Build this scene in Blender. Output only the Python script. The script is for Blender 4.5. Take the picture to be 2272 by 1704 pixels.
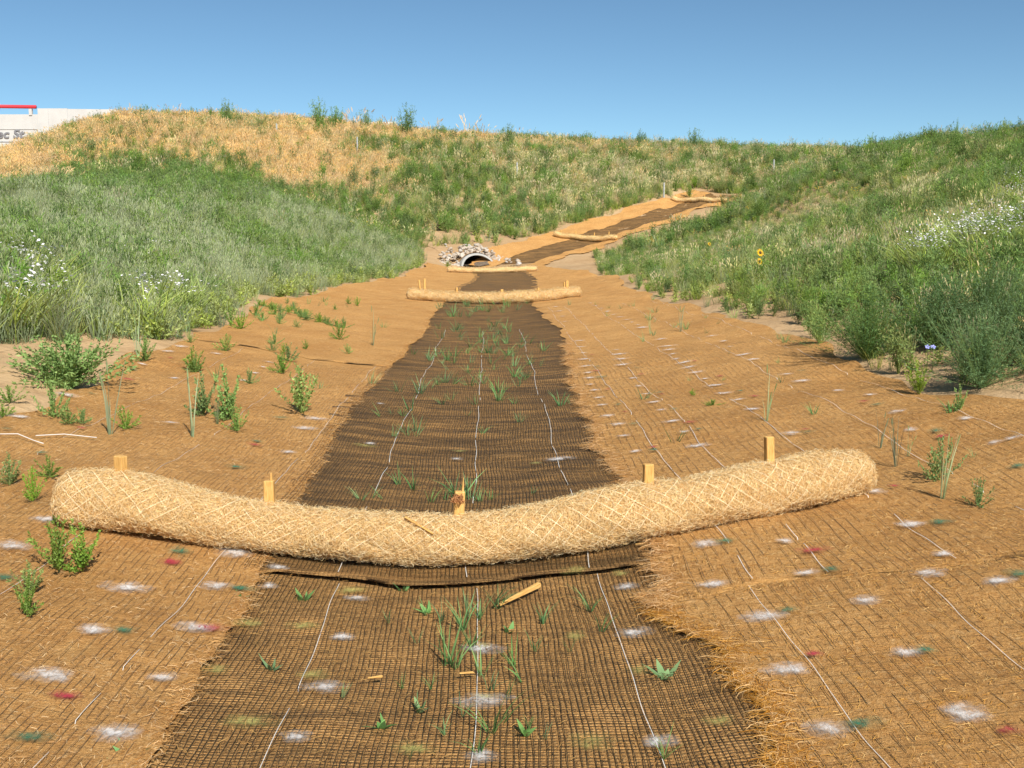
import bpy, math, random
import numpy as np
from mathutils import Vector, Matrix, noise as mnoise

random.seed(7); rng = np.random.default_rng(7)
for o in list(bpy.data.objects): bpy.data.objects.remove(o)
scene = bpy.context.scene
C = scene.collection

# ------------------------------------------------------------------ camera, sky, sun, exposure
F = 2400.0; W0, H0 = 2272.0, 1704.0
CAM_H = 1.5; PITCH = math.radians(8.06)
cd = bpy.data.cameras.new("camera"); cam = bpy.data.objects.new("camera", cd); C.objects.link(cam)
cam.location = (0, 0, CAM_H); cam.rotation_euler = (math.pi/2 - PITCH, 0, 0)
cd.sensor_width = 36.0; cd.lens = 36.0*F/W0; cd.clip_start = .05; cd.clip_end = 6000
scene.camera = cam
SUN_EL, SUN_AZ = math.radians(43), math.radians(158)      # azimuth clockwise from +Y
sdir = Vector((math.sin(SUN_AZ)*math.cos(SUN_EL), math.cos(SUN_AZ)*math.cos(SUN_EL), math.sin(SUN_EL)))
w = bpy.data.worlds.new("World"); scene.world = w; w.use_nodes = True
wn = w.node_tree.nodes; wn.clear()
sky = wn.new("ShaderNodeTexSky"); sky.sky_type = 'NISHITA'; sky.sun_disc = False
sky.sun_elevation = SUN_EL; sky.sun_rotation = SUN_AZ; sky.altitude = 2500
sky.air_density = .85; sky.dust_density = .05; sky.ozone_density = 1.3
bg = wn.new("ShaderNodeBackground"); bg.inputs[1].default_value = .078
wo = wn.new("ShaderNodeOutputWorld")
tint = wn.new("ShaderNodeMix"); tint.data_type = 'RGBA'; tint.blend_type = 'MULTIPLY'; tint.inputs[0].default_value = 1; tint.inputs[7].default_value = (.80, 1.0, 1.0, 1)   # clean, slightly cyan air
w.node_tree.links.new(sky.outputs[0], tint.inputs[6]); w.node_tree.links.new(tint.outputs[2], bg.inputs[0]); w.node_tree.links.new(bg.outputs[0], wo.inputs[0])
sl = bpy.data.lights.new("sun", 'SUN'); sl.energy = 4.8; sl.angle = math.radians(.53); sl.color = (1, .955, .87)
so = bpy.data.objects.new("sun", sl); C.objects.link(so)
so.rotation_euler = (-sdir).to_track_quat('-Z', 'Y').to_euler(); so.location = (20, -20, 30)
vs = scene.view_settings
vs.view_transform = 'Standard'; vs.look = 'None'; vs.gamma = 1; vs.use_curve_mapping = False; vs.exposure = .5
scene.cycles.max_bounces = 6; scene.cycles.transparent_max_bounces = 12
scene.cycles.diffuse_bounces = 3; scene.cycles.glossy_bounces = 2

# ------------------------------------------------------------------ pixel <-> place helpers
K = 2272/2212.0                      # the photograph was measured at 2212 px wide
cp, sp = math.cos(PITCH), math.sin(PITCH)
def ray(u, v):
    a, b = (u*K - W0/2)/F, (H0/2 - v*K)/F
    return np.array([a, cp + b*sp, -sp + b*cp])
def P(u, v, Y):
    d = ray(u, v); d = d*(Y/d[1]); return np.array([d[0], d[1], d[2] + CAM_H])

# ------------------------------------------------------------------ terrain height
def xc(y): return -.08 - .02*np.clip(y, -20, 46)
def base(y): return np.interp(y, [-30, 28, 38, 47], [-.1, 0, -.15, -.05])
def prof(s):
    s = np.abs(s); return np.interp(s, [0, .35, .9, 2.2, 3.5], [0, .028, .085, .23, .43])
ctrl = []
for y in [-14, -8, -4, -1, 2, 5, 8, 12, 16, 20, 25, 30, 36, 42]:
    for s in [-3.5, -2.2, -.9, -.35, .35, .9, 2.2, 3.5]:
        ctrl.append((xc(y) + s, y, base(y) + prof(s)*np.interp(y, [10, 21, 47], [1, .62, .6])))
for y in [-14, -8, -2, 4]:
    for s, z in [(-6, 1.0), (-10, 1.7), (-18, 2.6), (-30, 3), (6, 1.15), (10, 2.2), (18, 3.8), (30, 5)]:
        ctrl.append((s, y, z))
PIX = [ # u, v, depth
 # culvert and bank above it
 (1030, 577, 48.5), (980, 577, 47.5), (1080, 577, 47.5), (1030, 533, 50.8), (960, 540, 50), (900, 523, 53), (1000, 500, 54.5), (1100, 492, 56), (1250, 468, 58.5),
 (1000, 430, 60), (1200, 420, 62), (1400, 408, 64.5), (800, 440, 58), (600, 440, 52),
 (1000, 350, 66.5), (1200, 350, 67.5), (1500, 368, 69), (1700, 352, 71), (800, 350, 66), (600, 352, 62), (400, 362, 59), (200, 378, 54),
 # crest
 (60, 340, 56), (100, 312, 59), (150, 288, 62), (250, 266, 66), (400, 263, 70), (600, 270, 72), (800, 288, 73), (1000, 305, 74), (1200, 315, 74), (1500, 328, 75), (1700, 337, 77), (1900, 345, 78),
 (0, 365, 52), (0, 375, 62), (60, 350, 68), (0, 385, 80), (110, 330, 74), (-100, 395, 60), (-200, 415, 48), (-500, 450, 45),
 # left bank
 (0, 655, 12.5), (200, 655, 15), (0, 580, 17), (200, 575, 20), (500, 575, 28), (700, 575, 35), (850, 570, 42), (0, 500, 25), (250, 495, 30), (500, 490, 36), (700, 500, 44), (850, 530, 49),
 (300, 425, 45), (460, 425, 47), (0, 430, 38), (-300, 480, 28), (-300, 560, 16),
 # right bank
 (1380, 605, 31), (1480, 588, 35), (1600, 556, 39), (1440, 566, 42), (1500, 535, 46), (1560, 498, 54), (1650, 462, 55), (1700, 575, 22), (1900, 575, 17), (2100, 575, 14), (2230, 615, 11.5), (1800, 490, 30), (2000, 490, 24), (2200, 490, 19),
 (1700, 410, 50), (1900, 405, 42), (2100, 395, 34), (2212, 380, 30), (2000, 348, 46), (2212, 315, 40), (1850, 352, 56), (2350, 298, 44), (2600, 300, 36), (2500, 450, 20),
]
for u, v, Y in PIX: ctrl.append(tuple(P(u, v, Y)))
for u, v, Y in [(250, 265, 66), (600, 270, 72), (1000, 305, 74), (1500, 328, 75), (1900, 345, 78), (2350, 298, 44)]:
    p = P(u, v, Y)
    for k, dz in ((12, -.1), (28, -.9), (50, -1.6)): ctrl.append((p[0]*(1+k/90), p[1] + k, p[2] + dz))
for x, y, z in [(-70, 20, 4), (-70, 60, 6), (-70, 110, 6), (70, 20, 7), (70, 60, 6.5), (70, 110, 6.5), (0, 125, 6.2), (-40, 125, 6), (40, 125, 6), (-40, -14, 3), (60, -14, 6)]:
    ctrl.append((x, y, z))
# the side channel that climbs to the right
TRIB = [tuple(P(u, v, Y)) for u, v, Y in [(1085, 577, 46.8), (1180, 549, 49.6), (1245, 529, 52), (1370, 484, 56), (1490, 447, 60), (1566, 424, 62.6)]]
TR = np.array(TRIB)
def trib_frame(b):
    """point and sideways unit vector at distance b along the side channel"""
    seg = np.linalg.norm(np.diff(TR[:, :2], axis=0), axis=1); cum = np.concatenate([[0], np.cumsum(seg)])
    x = np.interp(b, cum, TR[:, 0]); y = np.interp(b, cum, TR[:, 1]); z = np.interp(b, cum, TR[:, 2])
    x2 = np.interp(np.clip(b+2, 0, cum[-1]), cum, TR[:, 0]) - np.interp(np.clip(b-2, 0, cum[-1]), cum, TR[:, 0])
    y2 = np.interp(np.clip(b+2, 0, cum[-1]), cum, TR[:, 1]) - np.interp(np.clip(b-2, 0, cum[-1]), cum, TR[:, 1])
    n = np.hypot(x2, y2); return x, y, z, y2/n, -x2/n, cum[-1]
TLEN = float(trib_frame(0.)[5])
for b in np.linspace(2.5, TLEN, 6):
    x, y, z, nx, ny, _ = trib_frame(b)
    for a, dz in ((-2.6, .42), (-.9, .06), (0, 0), (.9, .03), (2.2, .08), (4.2, -.05)):
        ctrl.append((x + nx*a, y + ny*a, z + dz))
CT = np.array(ctrl, float)
def tps_k(d2): return np.where(d2 > 1e-12, .5*d2*np.log(d2 + 1e-12), 0.)
def solve_tps():
    s = 20.; X = CT[:, :2]/s; n = len(X)
    d2 = ((X[:, None] - X[None])**2).sum(-1)
    A = np.zeros((n+3, n+3)); A[:n, :n] = tps_k(d2) + np.eye(n)*2e-4
    A[:n, n] = 1; A[:n, n+1:] = X; A[n, :n] = 1; A[n+1:, :n] = X.T
    return np.linalg.solve(A, np.concatenate([CT[:, 2], np.zeros(3)])), X, s
_w, _X, _s = solve_tps()
GX0, GX1, GY0, GY1, GS = -80., 80., -16., 128., .25
gx = np.arange(GX0, GX1 + GS/2, GS); gy = np.arange(GY0, GY1 + GS/2, GS)
def tps(x, y):
    q = np.stack([x, y], -1)/_s; out = np.empty(len(q))
    for i in range(0, len(q), 20000):
        c = q[i:i+20000]
        d2 = (c*c).sum(1)[:, None] + (_X*_X).sum(1)[None] - 2*c @ _X.T
        out[i:i+20000] = tps_k(np.maximum(d2, 0)) @ _w[:-3] + _w[-3] + c @ _w[-2:]
    return out
# coarse solve, then cubic-ish refinement is not needed: 1 m grid far, fine near handled by bilinear on .25 m
_cx = np.arange(GX0, GX1 + .5, 1.0); _cy = np.arange(GY0, GY1 + .5, 1.0)
_cz = tps(*[a.ravel() for a in np.meshgrid(_cx, _cy)]).reshape(len(_cy), len(_cx))
def cubic_up(A, k, axis):
    A = np.moveaxis(A, axis, 0); n = len(A); t = np.arange(0, (n-1)*k + 1)/k
    i = np.clip(t.astype(int), 0, n-2); f = (t - i).reshape((-1,) + (1,)*(A.ndim-1))
    p0, p1, p2, p3 = A[np.clip(i-1, 0, n-1)], A[i], A[i+1], A[np.clip(i+2, 0, n-1)]
    out = .5*(2*p1 + (p2-p0)*f + (2*p0-5*p1+4*p2-p3)*f**2 + (3*p1-p0-3*p2+p3)*f**3)
    return np.moveaxis(out, 0, axis)
GZ = cubic_up(cubic_up(_cz, 4, 0), 4, 1)
_nx, _ny = np.meshgrid(gx, gy)
_nm = (_nx > -9) & (_nx < 9) & (_ny < 47)
_zz = tps(_nx[_nm], _ny[_nm]); GZ[_nm] = _zz
def bumps(x, y):
    return (.022*np.sin(1.7*x + .6*y + 1)*np.sin(1.1*y - .5*x) + .012*np.sin(3.9*x - 2.2*y)*np.sin(3.1*y + 1.3*x + 2)
            + .005*np.sin(8.3*x + 5.1*y + .4)*np.sin(7.7*y - 3.2*x))
def H(x, y):
    x = np.asarray(x, float); y = np.asarray(y, float)
    fx = np.clip((x - GX0)/GS, 0, len(gx) - 1.001); fy = np.clip((y - GY0)/GS, 0, len(gy) - 1.001)
    i, j = fx.astype(int), fy.astype(int); a, b = fx - i, fy - j
    z = GZ[j, i]*(1-a)*(1-b) + GZ[j, i+1]*a*(1-b) + GZ[j+1, i]*(1-a)*b + GZ[j+1, i+1]*a*b
    return z + bumps(x, y)*np.interp(np.abs(x - xc(y)), [0, .9, 2, 6, 20], [.35, .4, .9, 3, 6])
_Ys = np.geomspace(1.6, 125, 1600)
def hit(u, v, ymin=1.6):
    d = ray(u, v); t = _Ys/d[1]; x = d[0]*t; z = CAM_H + d[2]*t
    h = z - H(x, _Ys); k = np.where((h < 0) & (_Ys > ymin))[0]
    if len(k) == 0: return None
    k = k[0]
    if k == 0: Y = _Ys[0]
    else: Y = _Ys[k-1] + (_Ys[k] - _Ys[k-1])*h[k-1]/(h[k-1] - h[k] + 1e-9)
    x = d[0]*Y/d[1]; return np.array([x, Y, float(H(x, Y))])

# ------------------------------------------------------------------ mesh helpers
def mesh(name, v, f, mats, col=None, uv=None, smooth=False, mi=None):
    v = np.asarray(v, np.float32).reshape(-1, 3); f = np.asarray(f, np.int32)
    k = f.shape[1]; me = bpy.data.meshes.new(name)
    me.vertices.add(len(v)); me.vertices.foreach_set("co", v.ravel())
    me.loops.add(f.size); me.loops.foreach_set("vertex_index", f.ravel())
    me.polygons.add(len(f)); me.polygons.foreach_set("loop_start", np.arange(0, f.size, k, dtype=np.int32))
    if col is not None:
        col = np.asarray(col, np.float32)
        if col.shape[1] == 3: col = np.concatenate([col, np.ones((len(col), 1), np.float32)], 1)
        a = me.attributes.new("Col", 'FLOAT_COLOR', 'POINT'); a.data.foreach_set("color", col.ravel())
    if uv is not None:
        l = me.uv_layers.new(name="UV"); l.data.foreach_set("uv", np.asarray(uv, np.float32)[f.ravel()].ravel())
    for m in (mats if isinstance(mats, (list, tuple)) else [mats]): me.materials.append(m)
    if mi is not None: me.polygons.foreach_set("material_index", np.asarray(mi, np.int32))
    if smooth: me.polygons.foreach_set("use_smooth", np.ones(len(f), bool))
    me.update(); me.validate(); return me
def obj(name, me, parent=None, loc=None):
    o = bpy.data.objects.new(name, me); C.objects.link(o)
    if loc is not None: o.location = loc
    if parent is not None: o.parent = parent
    return o
def empty(name, loc=(0, 0, 0)):
    o = bpy.data.objects.new(name, None); C.objects.link(o); o.location = loc; o.empty_display_size = .1; return o
def tag(o, label=None, cat=None, group=None, kind=None):
    if label: o["label"] = label
    if cat: o["category"] = cat
    if group: o["group"] = group
    if kind: o["kind"] = kind
    return o
def grid_faces(n, m):
    i = np.arange((n-1)*(m-1)); r, c = i//(m-1), i % (m-1); a = r*m + c
    return np.stack([a, a+1, a+m+1, a+m], 1)
def ribbons(pts, wid):
    """pts (N,K,3), wid (N,K,3) half width vectors -> verts, quads"""
    N, Kk, _ = pts.shape
    v = np.stack([pts - wid, pts + wid], 2).reshape(-1, 3)
    b = (np.arange(N)*Kk*2)[:, None] + (np.arange(Kk-1)*2)[None]
    b = b.ravel(); f = np.stack([b, b+1, b+3, b+2], 1)
    return v, f
def norm(a): return a/(np.linalg.norm(a, axis=-1, keepdims=True) + 1e-9)
class MB:
    def __init__(s): s.v = []; s.f = []
    def box(s, lo, hi, rot=None, at=(0, 0, 0), jit=0, taper=1.0):
        n = len(s.v); lo, hi = Vector(lo), Vector(hi)
        for z in (0, 1):
            for x, y in ((0, 0), (1, 0), (1, 1), (0, 1)):
                cx, cy = (lo.x+hi.x)/2, (lo.y+hi.y)/2; t = taper if z else 1
                p = Vector((cx + ((hi.x if x else lo.x) - cx)*t, cy + ((hi.y if y else lo.y) - cy)*t, hi.z if z else lo.z))
                p += Vector([random.uniform(-jit, jit) for _ in range(3)])
                if rot is not None: p = rot @ p
                s.v.append(p + Vector(at))
        s.f += [tuple(n+i for i in q) for q in ((0, 3, 2, 1), (4, 5, 6, 7), (0, 1, 5, 4), (1, 2, 6, 5), (2, 3, 7, 6), (3, 0, 4, 7))]
        return s
    def tube(s, pts, r, n=6):
        pts = [Vector(p) for p in pts]; rr = r if isinstance(r, (list, tuple)) else [r]*len(pts); b0 = len(s.v)
        for i, p in enumerate(pts):
            t = (pts[min(i+1, len(pts)-1)] - pts[max(i-1, 0)]).normalized()
            u = t.cross(Vector((.3, .9, .2))).normalized(); q = t.cross(u)
            for k in range(n):
                a = 2*math.pi*k/n; s.v.append(p + (u*math.cos(a) + q*math.sin(a))*rr[i])
        for i in range(len(pts)-1):
            for k in range(n):
                a = b0 + i*n; s.f.append((a+k, a+(k+1) % n, a+n+(k+1) % n, a+n+k))
        s.f.append(tuple(b0+k for k in range(n))[::-1]); s.f.append(tuple(b0+(len(pts)-1)*n+k for k in range(n)))
        return s
    def mesh(s, name, m, bevel=0, smooth=False):
        me = bpy.data.meshes.new(name); me.from_pydata([tuple(p) for p in s.v], [], s.f); me.materials.append(m)
        if smooth: me.polygons.foreach_set("use_smooth", [True]*len(me.polygons))
        if bevel:
            import bmesh
            bm = bmesh.new(); bm.from_mesh(me)
            bmesh.ops.bevel(bm, geom=bm.edges[:], offset=bevel, segments=1, affect='EDGES'); bm.to_mesh(me); bm.free()
        me.update(); return me

# ------------------------------------------------------------------ materials
class NT:
    def __init__(s, name):
        s.m = bpy.data.materials.new(name); s.m.use_nodes = True; s.t = s.m.node_tree; s.t.nodes.clear()
        s.out = s.n("ShaderNodeOutputMaterial")
    def n(s, typ, **kw):
        nd = s.t.nodes.new(typ)
        for k, v in kw.items():
            if hasattr(nd, k) and not k.startswith("i_"): setattr(nd, k, v)
        return nd
    def l(s, a, b): s.t.links.new(a, b)
    def put(s, sock, val):
        if isinstance(val, bpy.types.NodeSocket): s.l(val, sock)
        else: sock.default_value = val
    def math(s, op, a, b=None, clamp=False):
        nd = s.n("ShaderNodeMath"); nd.operation = op; nd.use_clamp = clamp; s.put(nd.inputs[0], a)
        if b is not None: s.put(nd.inputs[1], b)
        return nd.outputs[0]
    def noise(s, vec, scale, detail=3, rough=.55, dist=0):
        nd = s.n("ShaderNodeTexNoise"); s.put(nd.inputs["Vector"], vec); nd.inputs["Scale"].default_value = scale
        nd.inputs["Detail"].default_value = detail; nd.inputs["Roughness"].default_value = rough; nd.inputs["Distortion"].default_value = dist
        return nd.outputs["Fac"]
    def ramp(s, fac, stops, interp='LINEAR'):
        nd = s.n("ShaderNodeValToRGB"); nd.color_ramp.interpolation = interp; e = nd.color_ramp.elements
        while len(e) < len(stops): e.new(.5)
        for i, (p, c) in enumerate(stops):
            e[i].position = p; e[i].color = (c, c, c, 1) if isinstance(c, (int, float)) else (*c, 1)
        s.put(nd.inputs[0], fac); return nd.outputs[0]
    def mix(s, fac, a, b, mode='MIX'):
        nd = s.n("ShaderNodeMix"); nd.data_type = 'RGBA'; nd.blend_type = mode
        s.put(nd.inputs[0], fac)
        for k, x in ((6, a), (7, b)):
            s.put(nd.inputs[k], (*x, 1) if isinstance(x, tuple) and len(x) == 3 else x)
        return nd.outputs[2]
    def pos(s): return s.n("ShaderNodeNewGeometry").outputs["Position"]
    def scale(s, vec, sc, rot=(0, 0, 0)):
        nd = s.n("ShaderNodeMapping"); s.put(nd.inputs[0], vec); nd.inputs["Scale"].default_value = sc; nd.inputs["Rotation"].default_value = rot
        return nd.outputs[0]
    def bump(s, h, strength=.5, dist=.01, nrm=None):
        nd = s.n("ShaderNodeBump"); nd.inputs["Strength"].default_value = strength; nd.inputs["Distance"].default_value = dist
        s.put(nd.inputs["Height"], h)
        if nrm is not None: s.l(nrm, nd.inputs["Normal"])
        return nd.outputs[0]
    def bsdf(s, col, rough=.8, normal=None, spec=.3, metal=0):
        nd = s.n("ShaderNodeBsdfPrincipled"); s.put(nd.inputs["Base Color"], (*col, 1) if isinstance(col, tuple) and len(col) == 3 else col)
        s.put(nd.inputs["Roughness"], rough); nd.inputs["Specular IOR Level"].default_value = spec; nd.inputs["Metallic"].default_value = metal
        if normal is not None: s.l(normal, nd.inputs["Normal"])
        return nd.outputs[0]
    def done(s, sh): s.l(sh, s.out.inputs[0]); return s.m

def m_soil():
    t = NT("sandy_soil"); p = t.pos()
    c = t.ramp(t.noise(p, .35, 4), [(.3, (.40, .25, .125)), (.7, (.52, .36, .20))])
    c = t.mix(t.ramp(t.noise(p, 5, 5, .65), [(.45, 0.), (.75, .55)]), c, (.33, .19, .085))
    c = t.mix(t.ramp(t.noise(p, 60, 3), [(.55, 0.), (.75, .5)]), c, (.60, .44, .27))
    h = t.math('ADD', t.math('MULTIPLY', t.noise(p, 6, 5, .6), 1.), t.math('MULTIPLY', t.noise(p, 45, 3), .25))
    return t.done(t.bsdf(c, .95, t.bump(h, .7, .06), .1))
def m_tan():
    t = NT("straw_mat_fibre"); uv = t.n("ShaderNodeUVMap").outputs[0]; p = t.pos()
    st = t.noise(t.scale(uv, (1, .28, 1)), 160, 4, .7, .8); st2 = t.noise(t.scale(uv, (.35, 1, 1), (0, 0, .4)), 130, 4, .7, .8)
    fib = t.math('ADD', t.math('MULTIPLY', st, .5), t.math('MULTIPLY', st2, .5))
    c = t.ramp(fib, [(.33, (.30, .135, .04)), (.47, (.54, .28, .09)), (.6, (.68, .39, .145)), (.72, (.82, .55, .26))])
    c = t.mix(t.ramp(t.noise(p, 1.6, 5, .6), [(.38, 0.), (.68, .65)]), c, (.43, .205, .06))
    c = t.mix(t.ramp(t.noise(p, 9, 4, .6), [(.5, 0.), (.72, .35)]), c, (.62, .36, .13))
    c = t.mix(t.ramp(t.noise(t.scale(p, (1, .45, 1)), 26, 4, .7, .5), [(.54, 0.), (.70, .5)]), c, (.31, .135, .04))
    c = t.mix(t.ramp(t.noise(t.scale(p, (1, .5, 1)), 41, 3, .7, .5), [(.56, 0.), (.7, .55)]), c, (.74, .48, .22))
    h = t.math('ADD', fib, t.math('ADD', t.math('MULTIPLY', t.noise(p, 12, 4), .9), t.math('MULTIPLY', t.noise(p, 3.5, 3), 1.6)))
    return t.done(t.bsdf(c, .9, t.bump(h, .9, .025), .12))
def m_dark(name, wet):
    t = NT(name); uv = t.n("ShaderNodeUVMap").outputs[0]; p = t.pos()
    sx = t.n("ShaderNodeSeparateXYZ"); t.l(uv, sx.inputs[0])
    a = t.math('ABSOLUTE', t.math('SINE', t.math('MULTIPLY', sx.outputs[0], math.pi/.019)))
    b = t.math('ABSOLUTE', t.math('SINE', t.math('MULTIPLY', sx.outputs[1], math.pi/.017)))
    pil = t.math('MULTIPLY', t.math('POWER', a, .6), t.math('POWER', b, .5))
    fib = t.noise(t.scale(uv, (1, .4, 1)), 170, 4, .7, .6)
    dry = t.ramp(fib, [(.3, (.26, .125, .036)), (.5, (.50, .26, .085)), (.68, (.68, .42, .17))])
    wetc = t.ramp(fib, [(.3, (.075, .042, .017)), (.52, (.165, .092, .035)), (.68, (.32, .19, .075))])
    f = t.math('ADD', wet, t.math('MULTIPLY', t.math('SUBTRACT', t.noise(t.scale(p, (.5, 4.5, 1)), 2.2, 5, .7), .5), 3.6), True)
    edge = t.n("ShaderNodeAttribute"); edge.attribute_name = "Col"
    f = t.math('ADD', f, t.math('MULTIPLY', edge.outputs["Fac"], .5), True)
    c = t.mix(f, dry, wetc)
    r = t.math('SUBTRACT', .92, t.math('MULTIPLY', f, .30))
    h = t.math('ADD', t.math('MULTIPLY', pil, .8), t.math('ADD', fib, t.math('MULTIPLY', t.noise(t.scale(p, (.5, 2, 1)), 9, 3), .8)))
    return t.done(t.bsdf(c, r, t.bump(h, .9, .014), .18))
def m_plain(name, col, rough=.7, spec=.3, nscale=0, var=.25, bump=0, metal=0):
    t = NT(name); p = t.n("ShaderNodeTexCoord").outputs["Object"]
    if not nscale: return t.done(t.bsdf(col, rough, None, spec, metal))
    nz = t.noise(p, nscale, 4, .6)
    c = t.mix(t.ramp(nz, [(.35, 0.), (.68, 1.)]), tuple(x*(1-var) for x in col), tuple(min(1, x*(1+var)) for x in col))
    return t.done(t.bsdf(c, rough, t.bump(nz, bump, .01) if bump else None, spec, metal))
def m_col(name, rough=.8, spec=.15, hue=.02, val=.3, transl=0.):
    """colour from the mesh attribute, varied from copy to copy"""
    t = NT(name); a = t.n("ShaderNodeAttribute"); a.attribute_name = "Col"
    oi = t.n("ShaderNodeObjectInfo").outputs["Random"]
    hs = t.n("ShaderNodeHueSaturation"); t.l(a.outputs["Color"], hs.inputs["Color"])
    t.put(hs.inputs["Hue"], t.math('ADD', .5 - hue, t.math('MULTIPLY', oi, 2*hue)))
    r2 = t.math('FRACT', t.math('MULTIPLY', oi, 17.31))
    t.put(hs.inputs["Value"], t.math('ADD', 1 - val, t.math('MULTIPLY', r2, 2*val)))
    t.put(hs.inputs["Saturation"], t.math('ADD', .85, t.math('MULTIPLY', t.math('FRACT', t.math('MULTIPLY', oi, 5.77)), .3)))
    if not transl: return t.done(t.bsdf(hs.outputs[0], rough, None, spec))
    d = t.bsdf(hs.outputs[0], rough, None, spec)
    tr = t.n("ShaderNodeBsdfTranslucent"); t.l(hs.outputs[0], tr.inputs[0])
    mx = t.n("ShaderNodeMixShader"); mx.inputs[0].default_value = transl; t.l(d, mx.inputs[1]); t.l(tr.outputs[0], mx.inputs[2])
    return t.done(mx.outputs[0])
def m_paint(name, col, strength):
    t = NT(name); uv = t.n("ShaderNodeUVMap").outputs[0]; p = t.pos()
    ln = t.n("ShaderNodeVectorMath"); ln.operation = 'LENGTH'; t.l(uv, ln.inputs[0])
    nz = t.noise(t.scale(p, (1, .5, 1)), 95, 4, .7, .6); big = t.noise(p, 22, 3)
    d = t.math('ADD', ln.outputs["Value"], t.math('MULTIPLY', t.math('SUBTRACT', big, .5), 1.5))
    al = t.ramp(d, [(.0, strength*.9), (.25, strength*.62), (.55, strength*.2), (1., 0.)])
    al = t.math('MULTIPLY', al, t.ramp(nz, [(.36, .45), (.6, 1.1)]), True)
    sh = t.bsdf(col, .7, t.bump(nz, .6, .01), .2); tr = t.n("ShaderNodeBsdfTransparent")
    mx = t.n("ShaderNodeMixShader"); t.l(al, mx.inputs[0]); t.l(tr.outputs[0], mx.inputs[1]); t.l(sh, mx.inputs[2])
    return t.done(mx.outputs[0])
def m_log():
    t = NT("excelsior_core"); p = t.pos()
    a = t.noise(p, 95, 4, .7, 1.5); b = t.noise(p, 240, 3, .7, 1.)
    f = t.math('ADD', t.math('MULTIPLY', a, .55), t.math('MULTIPLY', b, .45))
    c = t.ramp(f, [(.32, (.46, .26, .085)), (.44, (.76, .51, .22)), (.62, (.90, .68, .35))])
    c = t.mix(t.ramp(t.noise(p, 7, 3), [(.45, 0.), (.75, .35)]), c, (.62, .37, .13))
    return t.done(t.bsdf(c, .85, t.bump(f, 1., .02), .15))
def m_wood():
    t = NT("raw_pine"); p = t.n("ShaderNodeTexCoord").outputs["Object"]
    g = t.noise(t.scale(p, (45, 45, 4)), 4, 5, .65, .5)
    c = t.ramp(g, [(.3, (.40, .20, .05)), (.5, (.62, .36, .11)), (.72, (.74, .49, .19))])
    return t.done(t.bsdf(c, .75, t.bump(g, .25, .004), .2))
def m_rock():
    t = NT("riprap_stone"); p = t.n("ShaderNodeTexCoord").outputs["Object"]; oi = t.n("ShaderNodeObjectInfo").outputs["Random"]
    c = t.ramp(oi, [(0., (.46, .37, .28)), (.35, (.56, .51, .44)), (.6, (.40, .31, .23)), (.85, (.60, .57, .53)), (1., (.50, .39, .28))])
    n = t.noise(p, 9, 5, .65); c = t.mix(t.ramp(n, [(.4, 0.), (.7, .5)]), c, (.30, .24, .18))
    return t.done(t.bsdf(c, .9, t.bump(n, .6, .04), .2))
def m_conc(name="concrete", col=(.50, .485, .455)):
    t = NT(name); p = t.n("ShaderNodeTexCoord").outputs["Object"]
    n = t.noise(p, 3, 5, .65); c = t.mix(t.ramp(n, [(.35, 0.), (.75, .6)]), col, tuple(x*.72 for x in col))
    return t.done(t.bsdf(c, .85, t.bump(t.noise(p, 40, 3), .2, .01), .2))
M = dict(soil=m_soil(), tan=m_tan(), dark=m_dark("wet_net_mat", .60), soaked=m_dark("soaked_mat", .8), damp=m_dark("damp_net_mat", .0), log=m_log(), wood=m_wood(), rock=m_rock(),
  net=m_plain("black_netting", (.055, .038, .018), .6, .2), netthin=m_plain("dark_thread", (.15, .09, .045), .7, .2),
  thread=m_plain("white_thread", (.66, .62, .56), .7, .2), lognet=m_plain("cream_netting", (.94, .80, .53), .6, .2),
  fibre=m_col("loose_straw_fibre", .8, .2, .0, .0, .15), curl=m_col("excelsior_curl", .75, .2, .0, .0, .42),
  grass=m_col("grass_blade", .7, .2, .02, .36, .35), leaf=m_col("weed_leaf", .6, .3, .012, .2, .3), straw=m_col("dry_grass", .75, .2, .008, .22, .35),
  conc=m_conc(col=(.40, .39, .365)), wall=m_plain("painted_wall", (.52, .515, .50), .8, .2, .6, .06), red=m_plain("red_rail_paint", (.60, .035, .05), .45, .4),
  grey=m_plain("grey_lettering", (.20, .20, .215), .6, .3), steel=m_plain("galvanised_post", (.46, .47, .46), .5, .4, 30, .2, 0, .3),
  mud=m_plain("dried_mud", (.17, .13, .095), .95, .1, 12, .35, .5),
  p_white=m_paint("white_spray_paint", (.74, .71, .68), .92), p_green=m_paint("green_spray_paint", (.03, .17, .10), 1.05),
  p_red=m_paint("red_spray_paint", (.40, .035, .06), 1.05), p_yellow=m_paint("yellow_spray_paint", (.55, .52, .16), .55),
  petalw=m_plain("white_petal", (.80, .77, .80), .6, .2), petaly=m_plain("yellow_petal", (.85, .50, .02), .6, .2), disc=m_plain("brown_flower_disc", (.08, .04, .02), .9, .1),
  petalb=m_plain("blue_petal", (.32, .33, .75), .6, .2))

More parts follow.
